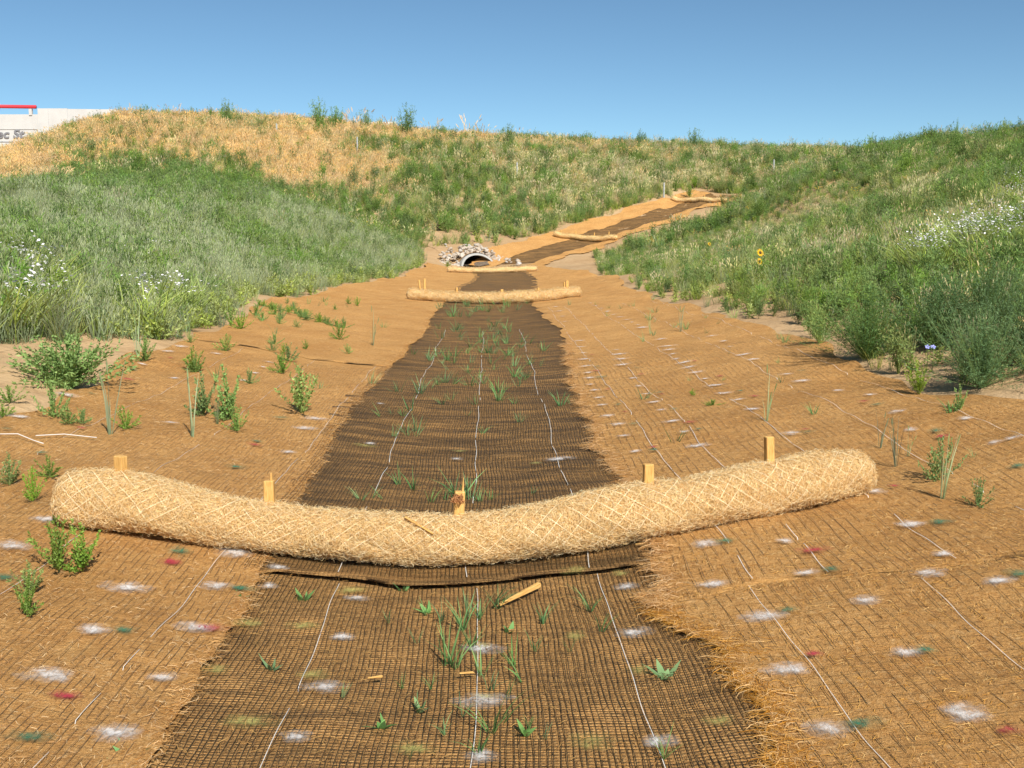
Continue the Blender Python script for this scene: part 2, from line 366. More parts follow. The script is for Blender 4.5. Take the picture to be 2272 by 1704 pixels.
# ------------------------------------------------------------------ ground
def lines(segs, far=3500):
    out = []
    for a, b, st in segs: out += list(np.arange(a, b - 1e-6, st))
    out.append(segs[-1][1])
    lo, hi = [], []
    x, st = out[0], abs(out[1]-out[0])*2
    while x > -far: st *= 1.7; x -= st; lo.append(x)
    x, st = out[-1], abs(out[-1]-out[-2])*2
    while x < far: st *= 1.7; x += st; hi.append(x)
    return np.array(lo[::-1] + out + hi)
lx = lines([(-78, -30, 2), (-30, -9, .5), (-9, 9, .15), (9, 30, .5), (30, 78, 2)])
ly = lines([(-15, 0, 1), (0, 14, .15), (14, 50, .3), (50, 90, .6), (90, 126, 2)])
XX, YY = np.meshgrid(lx, ly)
SS = XX - xc(YY)
ZZ = H(XX, YY)
mask = np.clip((3.2 - np.abs(SS))/.4, 0, 1)*np.clip((45 - YY)/1., 0, 1)*np.clip((YY - .2)/.5, 0, 1)
ZZ = ZZ - .05*mask
far = np.clip((np.maximum(np.abs(XX) - 75, np.maximum(YY - 120, -12 - YY)))/200, 0, 1)
ZZ = ZZ*(1-far) + 4.5*far
CY = 48.4; CA = .42; cx, cz = float(P(1036, 576, CY)[0]), float(H(P(1036, 576, CY)[0], CY)) - .12      # culvert mouth
def cul_local(x, y): dx, dy = x - cx, y - CY; return dx*math.cos(CA) + dy*math.sin(CA), -dx*math.sin(CA) + dy*math.cos(CA)
LXc, LYc = cul_local(XX, YY)
dig = (np.abs(LXc) < .80) & (LYc > .1) & (LYc < 3.6)
ZZ = np.where(dig, np.minimum(ZZ, cz - .15), ZZ)
g = obj("ground", mesh("ground", np.stack([XX, YY, ZZ], -1), grid_faces(len(ly), len(lx)), M["soil"], smooth=True)); tag(g, kind="structure")

# ------------------------------------------------------------------ erosion mats
def curve_px(pts, extra=()):
    q = [hit(u, v) for u, v in pts]
    b = [p[1] for p in q]; a = [p[0] - xc(p[1]) for p in q]
    o = np.argsort(b); return np.array(b)[o], np.array(a)[o]
cLb, cLa = curve_px([(345, 1659), (440, 1480), (505, 1340), (585, 1200), (665, 1050), (750, 900), (845, 800), (925, 715), (930, 690), (965, 655), (1035, 600), (1010, 575)])
cRb, cRa = curve_px([(1660, 1659), (1600, 1500), (1530, 1400), (1440, 1340), (1400, 1210), (1320, 1030), (1270, 930), (1230, 820), (1215, 720), (1175, 690), (1145, 655), (1150, 605), (1105, 575)])
oLb, oLa = curve_px([(0, 905), (90, 880), (250, 785), (420, 740), (560, 665), (700, 628), (850, 604), (925, 572)])
oRb, oRa = curve_px([(2205, 880), (2000, 850), (1760, 745), (1560, 685), (1370, 630), (1290, 595), (1180, 578)])
def wig(b, k, amp=.03): return amp*(np.sin(3.1*b*k + k) + .7*np.sin(7.7*b*k + 2*k) + np.clip(1.3 - b/12, 0, 1)*(.5*np.sin(17.*b + 3*k) + .35*np.sin(39*b + k)))
def aL(b): return np.interp(b, cLb, cLa) + wig(b, 1., .016)
def aR(b): return np.interp(b, cRb, cRa) + wig(b, 1.3, .03)
def wig2(b, k, amp): return amp*(np.sin(1.3*b*k + k) + .6*np.sin(2.9*b + 2*k) + .35*np.sin(5.9*b + 3*k))
def oL(b): return np.interp(b, oLb, oLa) + wig2(b, .7, .07)
def oR(b): return np.interp(b, oRb, oRa) + wig2(b, .9, .07)
def place(a, b, off):
    s = a + .010*np.sin(2.3*b + 1.5*a) + .004*np.sin(6.1*b + 4*a + 1); y = b + .018*np.sin(3*a + .8*b) + .006*np.sin(9*a + 2*b)
    x = xc(y) + s
    return np.stack([x, y, H(x, y) + off], -1)
def place_trib(a, b, off):
    x, y, z, nx, ny, _ = trib_frame(b); x = x + nx*a; y = y + ny*a
    return np.stack([x, y, H(x, y) + off], -1)
def rows(b0, b1, st0=.05, grow=.012):
    out = [b0]
    while out[-1] < b1: out.append(out[-1] + st0 + grow*.5*max(0, out[-1] - 4))
    out[-1] = b1; return np.array(out)
def mat_mesh(name, m, lo, hi, b0, b1, off, n, pl=place, edge=True, fold0=0., st0=.05, lump=.006, ripple=0.):
    """lo, hi: sideways limits as functions of b; b0: near end as a function of a"""
    bb = rows(min(b0(np.array([-3, -1.5, 0, 1.5, 3.]))) - .2, b1, st0)
    t = np.linspace(0, 1, n)
    A = lo(bb)[:, None]*(1-t)[None] + hi(bb)[:, None]*t[None]; B = np.repeat(bb[:, None], n, 1)
    B = np.maximum(B, b0(A))
    o = off - .010*np.exp(-((B - b0(A))/.05)**2) + lump*(np.sin(11*A + 3*B)*np.sin(7*B - 4*A)) + fold0*np.exp(-((B - b0(A) - .02)/.05)**2)*(np.clip((np.minimum(A - aL(B), aR(B) - A) + .02)/.1, 0, 1) if fold0 > .02 else 1)
    if ripple: o = o + ripple*(np.sin(21*B + 2*np.sin(2.1*A + .7*B)) + .6*np.sin(33*B + 1.5*np.sin(3*A) + 1))*np.clip(.4 + np.sin(2.3*A + 1.9*B), 0, 1)*np.clip((B - 5)/2, 0, 1)
    v = pl(A, B, o)
    e = np.exp(-np.minimum(A - lo(bb)[:, None], hi(bb)[:, None] - A)/.12) if edge else np.zeros_like(A)
    f = grid_faces(len(bb), n)
    vv = v.reshape(-1, 3); d = np.linalg.norm(vv[f[:, 0]] - vv[f[:, 3]], axis=1); f = f[d > 1e-4]
    return mesh(name, vv, f, m, col=np.repeat(e.ravel()[:, None], 3, 1), uv=np.stack([A.ravel(), B.ravel()], 1), smooth=True)
def net_mesh(name, m, a_vals, b_rng, b_vals, a_rng, lim, off, half, pl=place, hb=None, st=.06, drop=0.):
    V, Fc, n0 = [], [], 0
    for lines_, along in ((a_vals, True), (b_vals, False)):
        if lines_ is None or len(lines_) == 0: continue
        if along:
            t = np.arange(b_rng[0], b_rng[1], st); A = np.repeat(np.asarray(lines_)[:, None], len(t), 1); B = np.repeat(t[None], len(lines_), 0); h = half
            A = A + .0025*np.sin(B*9 + A*140) + .0015*np.sin(B*23 + A*311)
        else:
            t = np.arange(a_rng[0], a_rng[1], .045); B = np.repeat(np.asarray(lines_)[:, None], len(t), 1); A = np.repeat(t[None], len(lines_), 0); h = hb or half
            B = B + .003*np.sin(A*13 + B*97) + .002*np.sin(A*31 + B*211)
        ok = lim(A, B)
        p = pl(A, B, off + .0025*np.sin(A*160 + B*13)*np.sin(B*60 + A*5))
        q = pl(A + (h if along else 0), B + (0 if along else h), off) - pl(A, B, off)
        q[..., 2] = 0
        v, f = ribbons(p, q)
        Kk = A.shape[1]
        okq = (ok[:, :-1] & ok[:, 1:])
        if drop: okq &= rng.random(okq.shape) > drop
        f = f[okq.ravel()]
        V.append(v); Fc.append(f + n0); n0 += len(v)
    return mesh(name, np.concatenate(V), np.concatenate(Fc), m)
def fibre_mesh(name, m, A, B, length, width, off, rise, cols, pl=place, ang=None):
    n = len(A); th = rng.uniform(0, 2*np.pi, n) if ang is None else ang
    L = rng.uniform(.5, 1., n)*length; cv = rng.normal(0, .8, n)
    pts = []
    for k, t in enumerate((0, .35, .7, 1.)):
        aa = A + np.cos(th + cv*t)*L*t; b2 = B + np.sin(th + cv*t)*L*t
        pts.append(pl(aa, b2, off + rise*rng.random(n)*math.sin(math.pi*(t*.9 + .05))))
    pts = np.stack(pts, 1); d = norm(pts[:, -1] - pts[:, 0])
    side = norm(np.cross(d, np.array([0, 0, 1.]) + rng.normal(0, .4, (n, 3))))*width
    wv = side[:, None]*np.array([.7, 1, 1, .4])[None, :, None]
    v, f = ribbons(pts, wv)
    c = np.repeat(cols[rng.integers(0, len(cols), n)]*rng.uniform(.75, 1.2, (n, 1)), 8, 0)
    return mesh(name, v, f, m, col=c)
FCOL = np.array([(.66, .40, .14), (.52, .27, .075), (.80, .55, .25), (.40, .19, .05), (.58, .33, .11)])
DCOL = np.array([(.30, .17, .07), (.16, .09, .045), (.45, .28, .12), (.08, .05, .03)])

def ws(a): return a*0 + 1.0
sm_ch = lambda a: 4.55 + .10*np.sin(1.6*a + .4) - .16*(1 - np.minimum(np.abs(a)/.9, 1)**2) + .03*np.sin(7*a)
sm_r = lambda a: 4.02 + .12*np.sin(1.3*a) + .03*np.sin(6*a) + .09*(a - 1)
sm_l = lambda a: 11.4 + .12*np.sin(1.7*a) + .05*np.sin(5*a)
chL = lambda b: aL(b) - .14
chR = lambda b: aR(b) + .14
MATS = {}
def mat_thing(key, name, label, me):
    o = obj(name, me); tag(o, label, "mat", "erosion mats lining the channel"); MATS[key] = o; return o
mat_thing("ch0", "netted_mat", "damp black-netted mat in the channel floor nearest the camera, below the first log",
    mat_mesh("netted_mat", M["damp"], chL, chR, ws, 5.0, .008, 44, edge=True))
mat_thing("ch1", "netted_mat", "long wet black-netted mat in the channel between the first and second straw logs",
    mat_mesh("netted_mat", M["dark"], chL, chR, sm_ch, 23., .022, 40, fold0=.022, ripple=.007))
mat_thing("ch2", "netted_mat", "wet dark mat on the channel floor between the second log and the culvert",
    mat_mesh("netted_mat", M["soaked"], chL, chR, lambda a: 22.6 + .1*np.sin(2*a), 47.3, .034, 24, st0=.2))
mat_thing("tr", "netted_mat", "wet dark strip of mat climbing the side channel at right to the far log",
    mat_mesh("netted_mat", M["soaked"], lambda b: -1.05 + wig(b, .6, .05), lambda b: 1.0 + wig(b, .8, .05), lambda a: a*0 + 1.2, TLEN + 1.0, .024, 12, pl=place_trib, st0=.15))
mat_thing("l0", "straw_mat", "orange-brown straw mat on the left bank nearest the camera",
    mat_mesh("straw_mat", M["tan"], lambda b: np.minimum(oL(b), -2.), aL, ws, 11.8, .026, 44))
mat_thing("l1", "straw_mat", "orange-brown straw mat on the left bank beyond the cross seam",
    mat_mesh("straw_mat", M["tan"], oL, aL, sm_l, 46.5, .034, 30, fold0=.008, st0=.12))
mat_thing("r0", "straw_mat", "orange-brown straw mat at the lower right corner with large paint spots",
    mat_mesh("straw_mat", M["tan"], aR, lambda b: np.maximum(oR(b), 3.), ws, 4.4, .026, 44))
mat_thing("r1", "straw_mat", "long orange-brown straw mat on the right bank beyond the torn seam",
    mat_mesh("straw_mat", M["tan"], aR, oR, sm_r, 46.5, .033, 40, fold0=.004, st0=.07))
mat_thing("tl", "straw_mat", "tan mat on the uphill side of the climbing side channel",
    mat_mesh("straw_mat", M["tan"], lambda b: -2.35 + wig(b, .5, .12), lambda b: -.95 + wig(b, .6, .05), lambda a: a*0 - .5, TLEN + 1.2, .034, 14, pl=place_trib, st0=.15))
mat_thing("trr", "straw_mat", "tan mat on the near side of the climbing side channel",
    mat_mesh("straw_mat", M["tan"], lambda b: .92 + wig(b, .8, .05), lambda b: 1.85 + wig(b, .5, .15), lambda a: a*0 - .5, TLEN + 1.2, .036, 12, pl=place_trib, st0=.15))

# black nets, dark threads, white stitching: parts of the mats
in_ch = lambda A, B: (A > aL(B) - .08) & (A < aR(B) + .08)
for k, blo, bhi, off, dr in (("ch0", 1.9, 4.75, .014, .0), ("ch1", 4.5, 22.4, .031, .0)):
    av = np.arange(-1.1, 1.1, .019); bv = np.arange(blo, bhi, .017) if k == "ch0" else np.concatenate([np.arange(blo, 10, .024), np.arange(10, bhi, .06)])
    lim = (lambda A, B: in_ch(A, B) & (B < sm_ch(A) + .1)) if k == "ch0" else (lambda A, B: in_ch(A, B) & (B > sm_ch(A) + .02))
    tag(obj("netting", net_mesh("netting", M["net"], av, (blo, bhi), bv, (-1.1, 1.1), lim, off, .0012, hb=.0009 if k == "ch0" else .0013), MATS[k]), kind="stuff")
lim = lambda A, B: (A < aL(B) - .05) & (A > np.minimum(oL(B), -2.)) & (B < sm_l(A))
obj("netting", net_mesh("netting", M["netthin"], np.arange(-4.2, -.5, .026), (2.0, 11), np.arange(2., 6, .05), (-3.5, -.5), lim, .033, .0010, hb=.0005, drop=.3), MATS["l0"])
lim = lambda A, B: (A > aR(B) + .08) & (A < np.maximum(oR(B), 3.)) & (B < sm_r(A))
obj("netting", net_mesh("netting", M["net"], np.arange(.5, 4, .047), (2.0, 4.6), np.arange(2.1, 4.5, .06), (.5, 3.8), lim, .032, .0010, hb=.0006, drop=.22), MATS["r0"])
lim = lambda A, B: (A > aR(B) + .08) & (A < oR(B)) & (B > sm_r(A))
obj("netting", net_mesh("netting", M["netthin"], np.arange(.5, 4, .047), (4.0, 12), np.arange(4, 9, .07), (.5, 3.8), lim, .040, .0013, hb=.0008, drop=.25), MATS["r1"])
def stitch(key, a_list, b0, b1, off, half, lim):
    for a0 in a_list:
        b = np.arange(b0, b1, .05)
        aa = a0 + .006*np.sin(b*2 + a0*7) + .0025*np.sin(b*9 + a0*3)
        ok = lim(aa, b)
        cut = np.sin(b*1.9 + a0*23) + .6*np.sin(b*5.3 + a0*11) + .5*np.sin(b*13 + a0) < -1.2
        p = place(aa, b, off + .003*np.sin(b*17) - .05*cut); q = np.zeros_like(p); q[:, 0] = half
        if not ok.any(): continue
        i0, i1 = np.where(ok)[0][[0, -1]]; p[~ok, 2] -= .05; p, q = p[i0:i1+1], q[i0:i1+1]
        v, f = ribbons(p[None], q[None])
        if len(f): obj("stitching", mesh("stitching", v, f, M["thread"]), MATS[key])
stitch("ch0", [-.56, .02, .55], 2.0, 4.7, .018, .0012, lambda A, B: B < sm_ch(A))
stitch("ch1", [-.58, -.02, .52], 4.5, 16, .033, .0016, lambda A, B: B > sm_ch(A))
stitch("l0", [-1.12, -1.75, -2.5, -3.2], 2.0, 11.3, .033, .0011, lambda A, B: (A < aL(B) - .04) & (A > oL(B)) & (B < sm_l(A)))
stitch("r0", [1.12, 1.75, 2.5], 2.0, 4.3, .033, .0011, lambda A, B: (A > aR(B) + .05) & (B < sm_r(A)))
stitch("r1", [1.15, 1.45, 1.95, 2.5, 3.05], 4.2, 20, .041, .0015, lambda A, B: (A > aR(B) + .05) & (A < oR(B)) & (B > sm_r(A)))

# loose fibres
def scatter_ab(n, lo, hi, b0, b1, p=1.6):
    b = b0 + (b1 - b0)*rng.random(n)**p; t = rng.random(n)
    return lo(b)*(1-t) + hi(b)*t, b
for key, lo, hi, b0, b1, n, off in (("l0", lambda b: np.maximum(oL(b), -3.2), aL, 2.2, 9, 13000, .028), ("r0", aR, lambda b: np.minimum(oR(b), 3.2), 2.2, 4.1, 8000, .028), ("r1", aR, lambda b: np.minimum(oR(b), 3.3), 4.1, 9, 9000, .036)):
    A, B = scatter_ab(n, lo, hi, b0, b1)
    tag(obj("loose_fibre", fibre_mesh("loose_fibre", M["fibre"], A, B, .04, .0007, off, .008, FCOL), MATS[key]), kind="stuff")
A, B = scatter_ab(7000, aL, aR, 2.2, 9)
tag(obj("loose_fibre", fibre_mesh("loose_fibre", M["fibre"], A, B, .05, .0009, .022, .010, DCOL), MATS["ch0"]), kind="stuff")
# frayed edges over the dark mat
for key, fn, sgn, b0, b1, n, off in (("r0", aR, 1, 2.2, 4.2, 2600, .03), ("r1", aR, 1, 4.0, 14, 5500, .046), ("l0", aL, -1, 2.2, 11.5, 3800, .03), ("l1", aL, -1, 11.5, 20, 1500, .046)):
    B = b0 + (b1 - b0)*rng.random(n)**1.3; A = fn(B) + sgn*np.abs(rng.normal(0, .06, n)) - sgn*.01
    ang = (np.pi if sgn > 0 else 0) + rng.normal(-.25 if sgn > 0 else .25, .75, n)
    tag(obj("frayed_edge", fibre_mesh("frayed_edge", M["fibre"], A, B, .09 if sgn > 0 else .055, .0008, off, .006, FCOL*np.array([.95, .95, 1.15]), ang=ang), MATS[key]), kind="stuff")

# sprayed paint spots (pixel positions in the photograph's own 2272-wide pixels)
MARKS = {
 "p_white": [(1336,911),(1347,936),(1370,955),(1383,982),(1411,1017),(1467,923),(1490,949),(1519,973),(1547,1005),(1668,922),(1752,977),(1565,1229),(1742,1223),(1580,1321),(1788,1295),(2019,1185),(1942,1111),(2089,1254),(2060,1293),(2215,1311),(1919,1355),(1691,1390),(2009,1473),(1745,1511),(1834,1647),(2140,1611),
   (1406,1416),(1388,1313),(1465,1660),(33,1231),(105,1170),(519,1247),(480,1321),(282,1325),(431,1415),(360,1527),(105,1525),(257,1655),(211,1421),(616,1277),(598,1311),(796,1338),(760,1426),(722,1539),(657,1650),(1071,1452),(1073,1568),(1068,1696),
   (402,777),(373,788),(316,817),(481,793),(598,812),(567,837),(541,854),(151,888),(45,938),(378,950),(699,940),(677,962),(639,1016),(387,849),(584,823),(820,995),(1015,1030),(845,905),(2205,1000),(2245,990),(2140,945),(1930,890),(1860,880),(1240,1030),(1990,928),(2020,970),
   (1304,837),(1308,849),(1310,864),(1320,877),(1329,894),(1300,822),(1296,806),(1293,792),(1289,778),(1285,764),(1368,785),(1372,795),(1381,819),(1377,806),(1405,850),(1418,868),(1433,886),(1449,905),(1465,761),(1481,777),(1485,785),(1493,795),(1500,806),(1519,814),(1528,825),(1543,837),(1563,852),(1586,867),(1607,885),(1637,900),(1745,842),(1777,858),(1579,754),(1605,766),(1619,779),(1649,797),(1671,808),(1425,734),(1415,728),(1402,722),(1390,716),(1376,710),(1362,704),(1348,697),(1335,690),(1322,684),(1310,678),(1255,720),(1248,708),(1240,696),(1232,686)],
 "p_green": [(1406,954),(1372,910),(1496,921),(1549,967),(1449,1014),(1606,1223),(1842,1288),(2086,1180),(1747,1375),(2050,1467),(1911,1634),(1737,1134),(2260,1293),(2078,972),(2258,1054),(277,1421),(67,1663),(15,1303),(400,1241),(539,1326),(295,830),(206,885),(15,965),(572,992),(524,1050),(93,1019),(629,818),(625,938),(1945,912),(1790,975),(1334,847),(1411,826),(1462,883),(1641,880),(1777,834),(1325,823)],
 "p_red": [(1388,927),(1531,951),(1447,1008),(1804,1244),(1804,1475),(2240,1650),(1983,1098),(2091,985),(380,1266),(149,1570),(470,1416),(378,803),(567,1000),(182,963),(282,852),(1915,905),(1785,968),(1313,796),(1323,833),(1348,875),(1422,841),(1467,887),(1542,811),(1596,846),(1673,892)],
 "p_yellow": [(1275,1424),(1375,1283),(1416,1501),(1316,1660),(1596,1614),(1272,1283),(781,1321),(675,1400),(698,1511),(555,1616),(919,1675),(547,1395),(478,1500),(1071,1445),(1075,1560),(1190,1040),(1020,1012),(810,1000)]}
def paint(mat, x, y, r, elong):
    a0 = x - xc(y); key, off = None, 0
    onch = (a0 > aL(y)) & (a0 < aR(y))
    if onch: key, off = ("ch0", .024) if y < sm_ch(np.array(a0)) else (("ch1", .038) if y < 22.7 else ("ch2", .05))
    elif a0 < 0: key, off = ("l0", .042) if y < sm_l(np.array(a0)) else ("l1", .056)
    else: key, off = ("r0", .042) if y < sm_r(np.array(a0)) else ("r1", .05)
    rr = np.linspace(0, 1, 5)[1:]; th = np.linspace(0, 2*np.pi, 18, endpoint=False)
    U = np.concatenate([[0], (rr[:, None]*np.cos(th)[None]).ravel()]); Vv = np.concatenate([[0], (rr[:, None]*np.sin(th)[None]).ravel()])
    X = x + U*r*elong; Y = y + Vv*r
    Z = H(X, Y) + off
    tri = [(0, 1+i, 1+(i+1) % 18) for i in range(18)]
    for k in range(3):
        for i in range(18):
            p, q = 1+k*18+i, 1+k*18+(i+1) % 18; tri += [(p, p+18, q+18), (p, q+18, q)]
    v = np.stack([X - x, Y - y, Z], -1)
    o = obj("paint_spot", mesh("paint_spot", v, np.array(tri), M[mat], uv=np.stack([U, Vv], 1), smooth=True), MATS[key], (x, y, 0))
for mname, L in MARKS.items():
    for u, v in L:
        p = hit(u/K, v/K)
        if p is None or p[1] > 24: continue
        r = random.uniform(.034, .062)*(1. if p[1] < 9 else 1.)*(.85 if mname in ("p_green", "p_red") else 1)
        paint(mname, p[0], p[1], r*(1.3 if mname == "p_white" else 1.2), random.uniform(.9, 1.6))

# ------------------------------------------------------------------ straw logs and their stakes
CCOL = np.array([(.96, .75, .42), (.94, .68, .33), (.98, .83, .55), (.82, .53, .22), (.95, .72, .39), (.97, .79, .48)])
def smooth_path(pts, n):
    pts = np.array(pts, float); d = np.concatenate([[0], np.cumsum(np.linalg.norm(np.diff(pts, axis=0), axis=1))])
    t = np.linspace(0, d[-1], n); q = np.stack([np.interp(t, d, pts[:, k]) for k in range(pts.shape[1])], 1)
    for _ in range(max(2, n//9)): q[1:-1] = (q[:-2] + 2*q[1:-1] + q[2:])/4
    return q, t, d[-1]
LOGS = {}
def make_log(key, label, xy, R, n_curl, curl, net_sp, net_w, rfun=None, n=None, rings=26, tone=1.):
    n = n or 120
    q, t, L = smooth_path(xy, n)
    zz = H(q[:, 0], q[:, 1])
    for _ in range(6): zz[1:-1] = (zz[:-2] + 2*zz[1:-1] + zz[2:])/4
    u = t/L; rad = R*(1 + .05*np.sin(9*u + 2) + .03*np.sin(23*u))
    if rfun is not None: rad = rad*rfun(u)
    endd = np.minimum(t, L - t); rad_t = rad*np.sqrt(np.clip(1 - np.clip(1 - endd/(R*.75), 0, 1)**2, .02, 1))
    ctr = np.stack([q[:, 0], q[:, 1], zz + .035 + rad*.72], 1)
    tan = norm(np.gradient(ctr, axis=0)); side = norm(np.cross(tan, np.array([0, 0, 1.]))); up = np.cross(side, tan)
    def surf(ui, th, ex):
        """ui: position along the log 0..1, th: angle (0 = up)"""
        k = ui*(n-1); i = np.clip(k.astype(int), 0, n-2); f = (k - i)[..., None]
        lp = lambda A: A[i]*(1-f) + A[i+1]*f
        r = (rad_t[i]*(1-f[..., 0]) + rad_t[i+1]*f[..., 0])
        r = r*(1 + .035*np.sin(th*3 + ui*31) + .03*np.sin(th*5 - ui*57)) + ex
        zc = np.cos(th)*r; zc = np.where(zc < 0, zc*.76, zc)
        return lp(ctr) + lp(side)*(np.sin(th)*r)[..., None] + lp(up)*zc[..., None]
    root = empty("straw_log", tuple(ctr[n//2] - np.array([0, 0, rad[n//2]])))
    tag(root, label, "straw log", "straw logs staked across the channels")
    inv = np.array(root.location)
    uu = np.linspace(0, 1, n); th = np.linspace(0, 2*np.pi, rings)
    UU, TT = np.meshgrid(uu, th, indexing='ij')
    v = surf(UU, TT, -.006 + .006*np.sin(UU*L*60 + 3*TT)*np.sin(TT*9 + UU*L*35)) - inv
    # close the ends
    me = mesh("excelsior_core", v, grid_faces(n, rings), M["log"], smooth=True); obj("excelsior_core", me, root)
    if n_curl:
        N = n_curl; ui = rng.random(N); tq = rng.uniform(-2.5, 2.5, N)
        ang = rng.uniform(0, 2*np.pi, N); cv = rng.normal(0, 1.6, N); Lc = rng.uniform(.5, 1.3, N)*curl; rise = rng.random(N)
        pts = []
        for s_ in (0, .33, .66, 1.):
            du = np.cos(ang + cv*s_)*Lc*s_/L; dt = np.sin(ang + cv*s_)*Lc*s_/R
            pts.append(surf(np.clip(ui + du, .0005, .9995), tq + dt, (curl*(.04 + .22*rise + .6*rise**8))*math.sin(math.pi*min(1, s_*.7 + .1)) + (curl*.10)))
        pts = np.stack(pts, 1) - inv; d = norm(pts[:, 2] - pts[:, 0])
        sd = norm(np.cross(d, rng.normal(0, 1, (N, 3))))*(curl*.026)
        v, f = ribbons(pts, sd[:, None]*np.array([.8, 1, 1, .6])[None, :, None])
        c = np.repeat(CCOL[rng.integers(0, len(CCOL), N)]*rng.uniform(.8, 1.1, (N, 1))*tone, 8, 0)
        tag(obj("excelsior_curls", mesh("excelsior_curls", v, f, M["curl"], col=np.minimum(c, .97)), root), kind="stuff")
    if net_sp:
        V, Fc, n0 = [], [], 0
        cells = int(2*np.pi*R/net_sp)
        turns = L/(net_sp*1.25)/cells
        for sgn in (1, -1):
            for k in range(cells):
                m_ = int(L/.016); ui = np.linspace(.008, .992, m_); tq = sgn*(ui*turns*2*np.pi) + 2*np.pi*k/cells + .05*np.sin(ui*L*21 + k) + 1.2
                tw = (tq + np.pi) % (2*np.pi) - np.pi
                ex = .0062 + .010*np.sin(ui*L*6.5 + k*2.1)*np.sin(tq*2.3 + k*1.3)
                p = surf(ui, tw, ex) - inv; p2 = surf(np.clip(ui + .0015, 0, 1), tw, ex) - inv
                q_ = norm(p2 - p)*net_w
                v, f = ribbons(p[None], q_[None]); ok = (np.abs(tw) < 2.5); f = f[ok[:-1] & ok[1:]]
                V.append(v); Fc.append(f + n0); n0 += len(v)
        tag(obj("netting", mesh("netting", np.concatenate(V), np.concatenate(Fc), M["lognet"]), root), kind="stuff")
    LOGS[key] = (surf, ctr, rad_t, L, n)
    return root
def pxy(pts): return [tuple(P(u, v, Y)[:2]) for u, v, Y in pts]
make_log("a", "largest, nearest straw log sagging across the channel in the foreground", pxy([(122, 1090, 4.83), (300, 1090, 4.80), (580, 1120, 4.76), (800, 1150, 4.72), (1000, 1170, 4.74), (1200, 1140, 4.84), (1400, 1100, 4.97), (1600, 1060, 5.14), (1750, 1030, 5.27), (1878, 1020, 5.40)]),
    .128, 85000, .031, .056, .0012, rfun=lambda u: np.interp(u, [0, .1, .2, .45, .6, .8, .93, 1], [.96, 1.07, .97, .95, 1.0, 1.06, 1.07, .93])*(1 - .07*np.exp(-((u - .285)/.02)**2) - .07*np.exp(-((u - .735)/.02)**2) - .06*np.exp(-((u - .86)/.018)**2) - .05*np.exp(-((u - .5)/.02)**2)), n=150, rings=32)
make_log("b", "second straw log up the channel, stakes standing tall at both ends", pxy([(878, 630, 22.2), (950, 635, 22.1), (1010, 645, 22.0), (1070, 650, 22.0), (1130, 640, 22.1), (1200, 635, 22.4), (1256, 632, 22.6)]),
    .118, 16000, .06, .07, .0025, n=90, rings=24, tone=.9)
make_log("c", "third straw log lying just in front of the culvert", pxy([(966, 590, 39.6), (1010, 592, 39.4), (1060, 596, 39.3), (1110, 593, 39.6), (1161, 590, 40.0)]), .115, 5000, .075, 0, 0, n=60, rings=20, tone=.82)
def trib_xy(b, a0, a1, skew=0., n=5):
    out = []
    for a in np.linspace(a0, a1, n):
        x, y, z, nx, ny, _ = trib_frame(b + skew*a); out.append((x + nx*a, y + ny*a))
    return out
make_log("d", "curved straw log across the lower part of the climbing side channel", trib_xy(7.1, -1.9, 1.75), .14, 4000, .08, 0, 0, n=60, rings=20, tone=.82)
make_log("e", "farthest straw log at the top of the side channel", trib_xy(TLEN - 2.6, -1.85, 1.75), .14, 3000, .08, 0, 0, n=60, rings=20, tone=.82)

def stake(label, x, y, ztop, wdt=.042, dep=.036, rz=.35, tilt=(0, 0), broken=None, group=None):
    z0 = float(H(x, y)) - .12; h = ztop - z0
    root = empty("wooden_stake", (x, y, z0)); root.rotation_euler = (tilt[0], tilt[1], rz)
    tag(root, label, "stake", group or "wooden stakes pinning the logs")
    mb = MB(); hh = h - (broken or 0)
    mb.box((-wdt/2, -dep/2, 0), (wdt/2, dep/2, hh), jit=.0015)
    obj("post", mb.mesh("post", M["wood"], .003), root)
    if broken:
        s = MB().box((wdt*.12, -dep*.3, hh - .06), (wdt*.42, dep*.45, h), taper=.35, jit=.002)
        obj("splinter", s.mesh("splinter", M["wood"]), root)
    return root
def log_top(key, u_frac):
    surf, ctr, rad, L, n = LOGS[key]; i = int(u_frac*(n-1)); return ctr[i] + np.array([0, 0, rad[i]]), ctr[i]
def stake_px(label, u, vtop, Y, **kw):
    key = "a" if Y < 8 else ("b" if Y < 30 else "c"); c = LOGS[key][1]
    uu = (W0/2 + F*c[:, 0]/(c[:, 1]*cp - (c[:, 2] - CAM_H)*sp))/K
    Y = float(c[np.argmin(np.abs(uu - u)), 1]) + .03
    p = P(u, vtop, Y); return stake(label, p[0], p[1], p[2], **kw)
stake_px("stout stake near the left end of the nearest log", 257, 984, 4.86, wdt=.052, rz=-.5, tilt=(0, .02))
r = stake_px("snapped stake with a thin splinter, second from left on the nearest log", 580, 1022, 4.84, wdt=.046, rz=.05, broken=.035)
r = stake_px("split stake with frayed curling top in the middle of the nearest log", 982, 1032, 4.80, wdt=.046, rz=.12, tilt=(0, .05), broken=.062)
N = 90; a0 = rng.uniform(0, 6.28, N); zt = float(P(982, 1032, 4.80)[2]) - r.location.z - .07
pts = np.stack([np.stack([-.012 + .014*np.cos(a0)*t*1.6 + .012*np.sin(a0*3 + t*5), -.016 + .012*np.sin(a0)*t - .016*t, zt - .03*rng.random(N) + .02*t - .02*t*t + .006*np.sin(a0*5 + 6*t)], -1) for t in (0, .4, .8, 1.2)], 1)
v, f = ribbons(pts, np.repeat(norm(rng.normal(0, 1, (N, 1, 3)))*.0014, 4, 1))
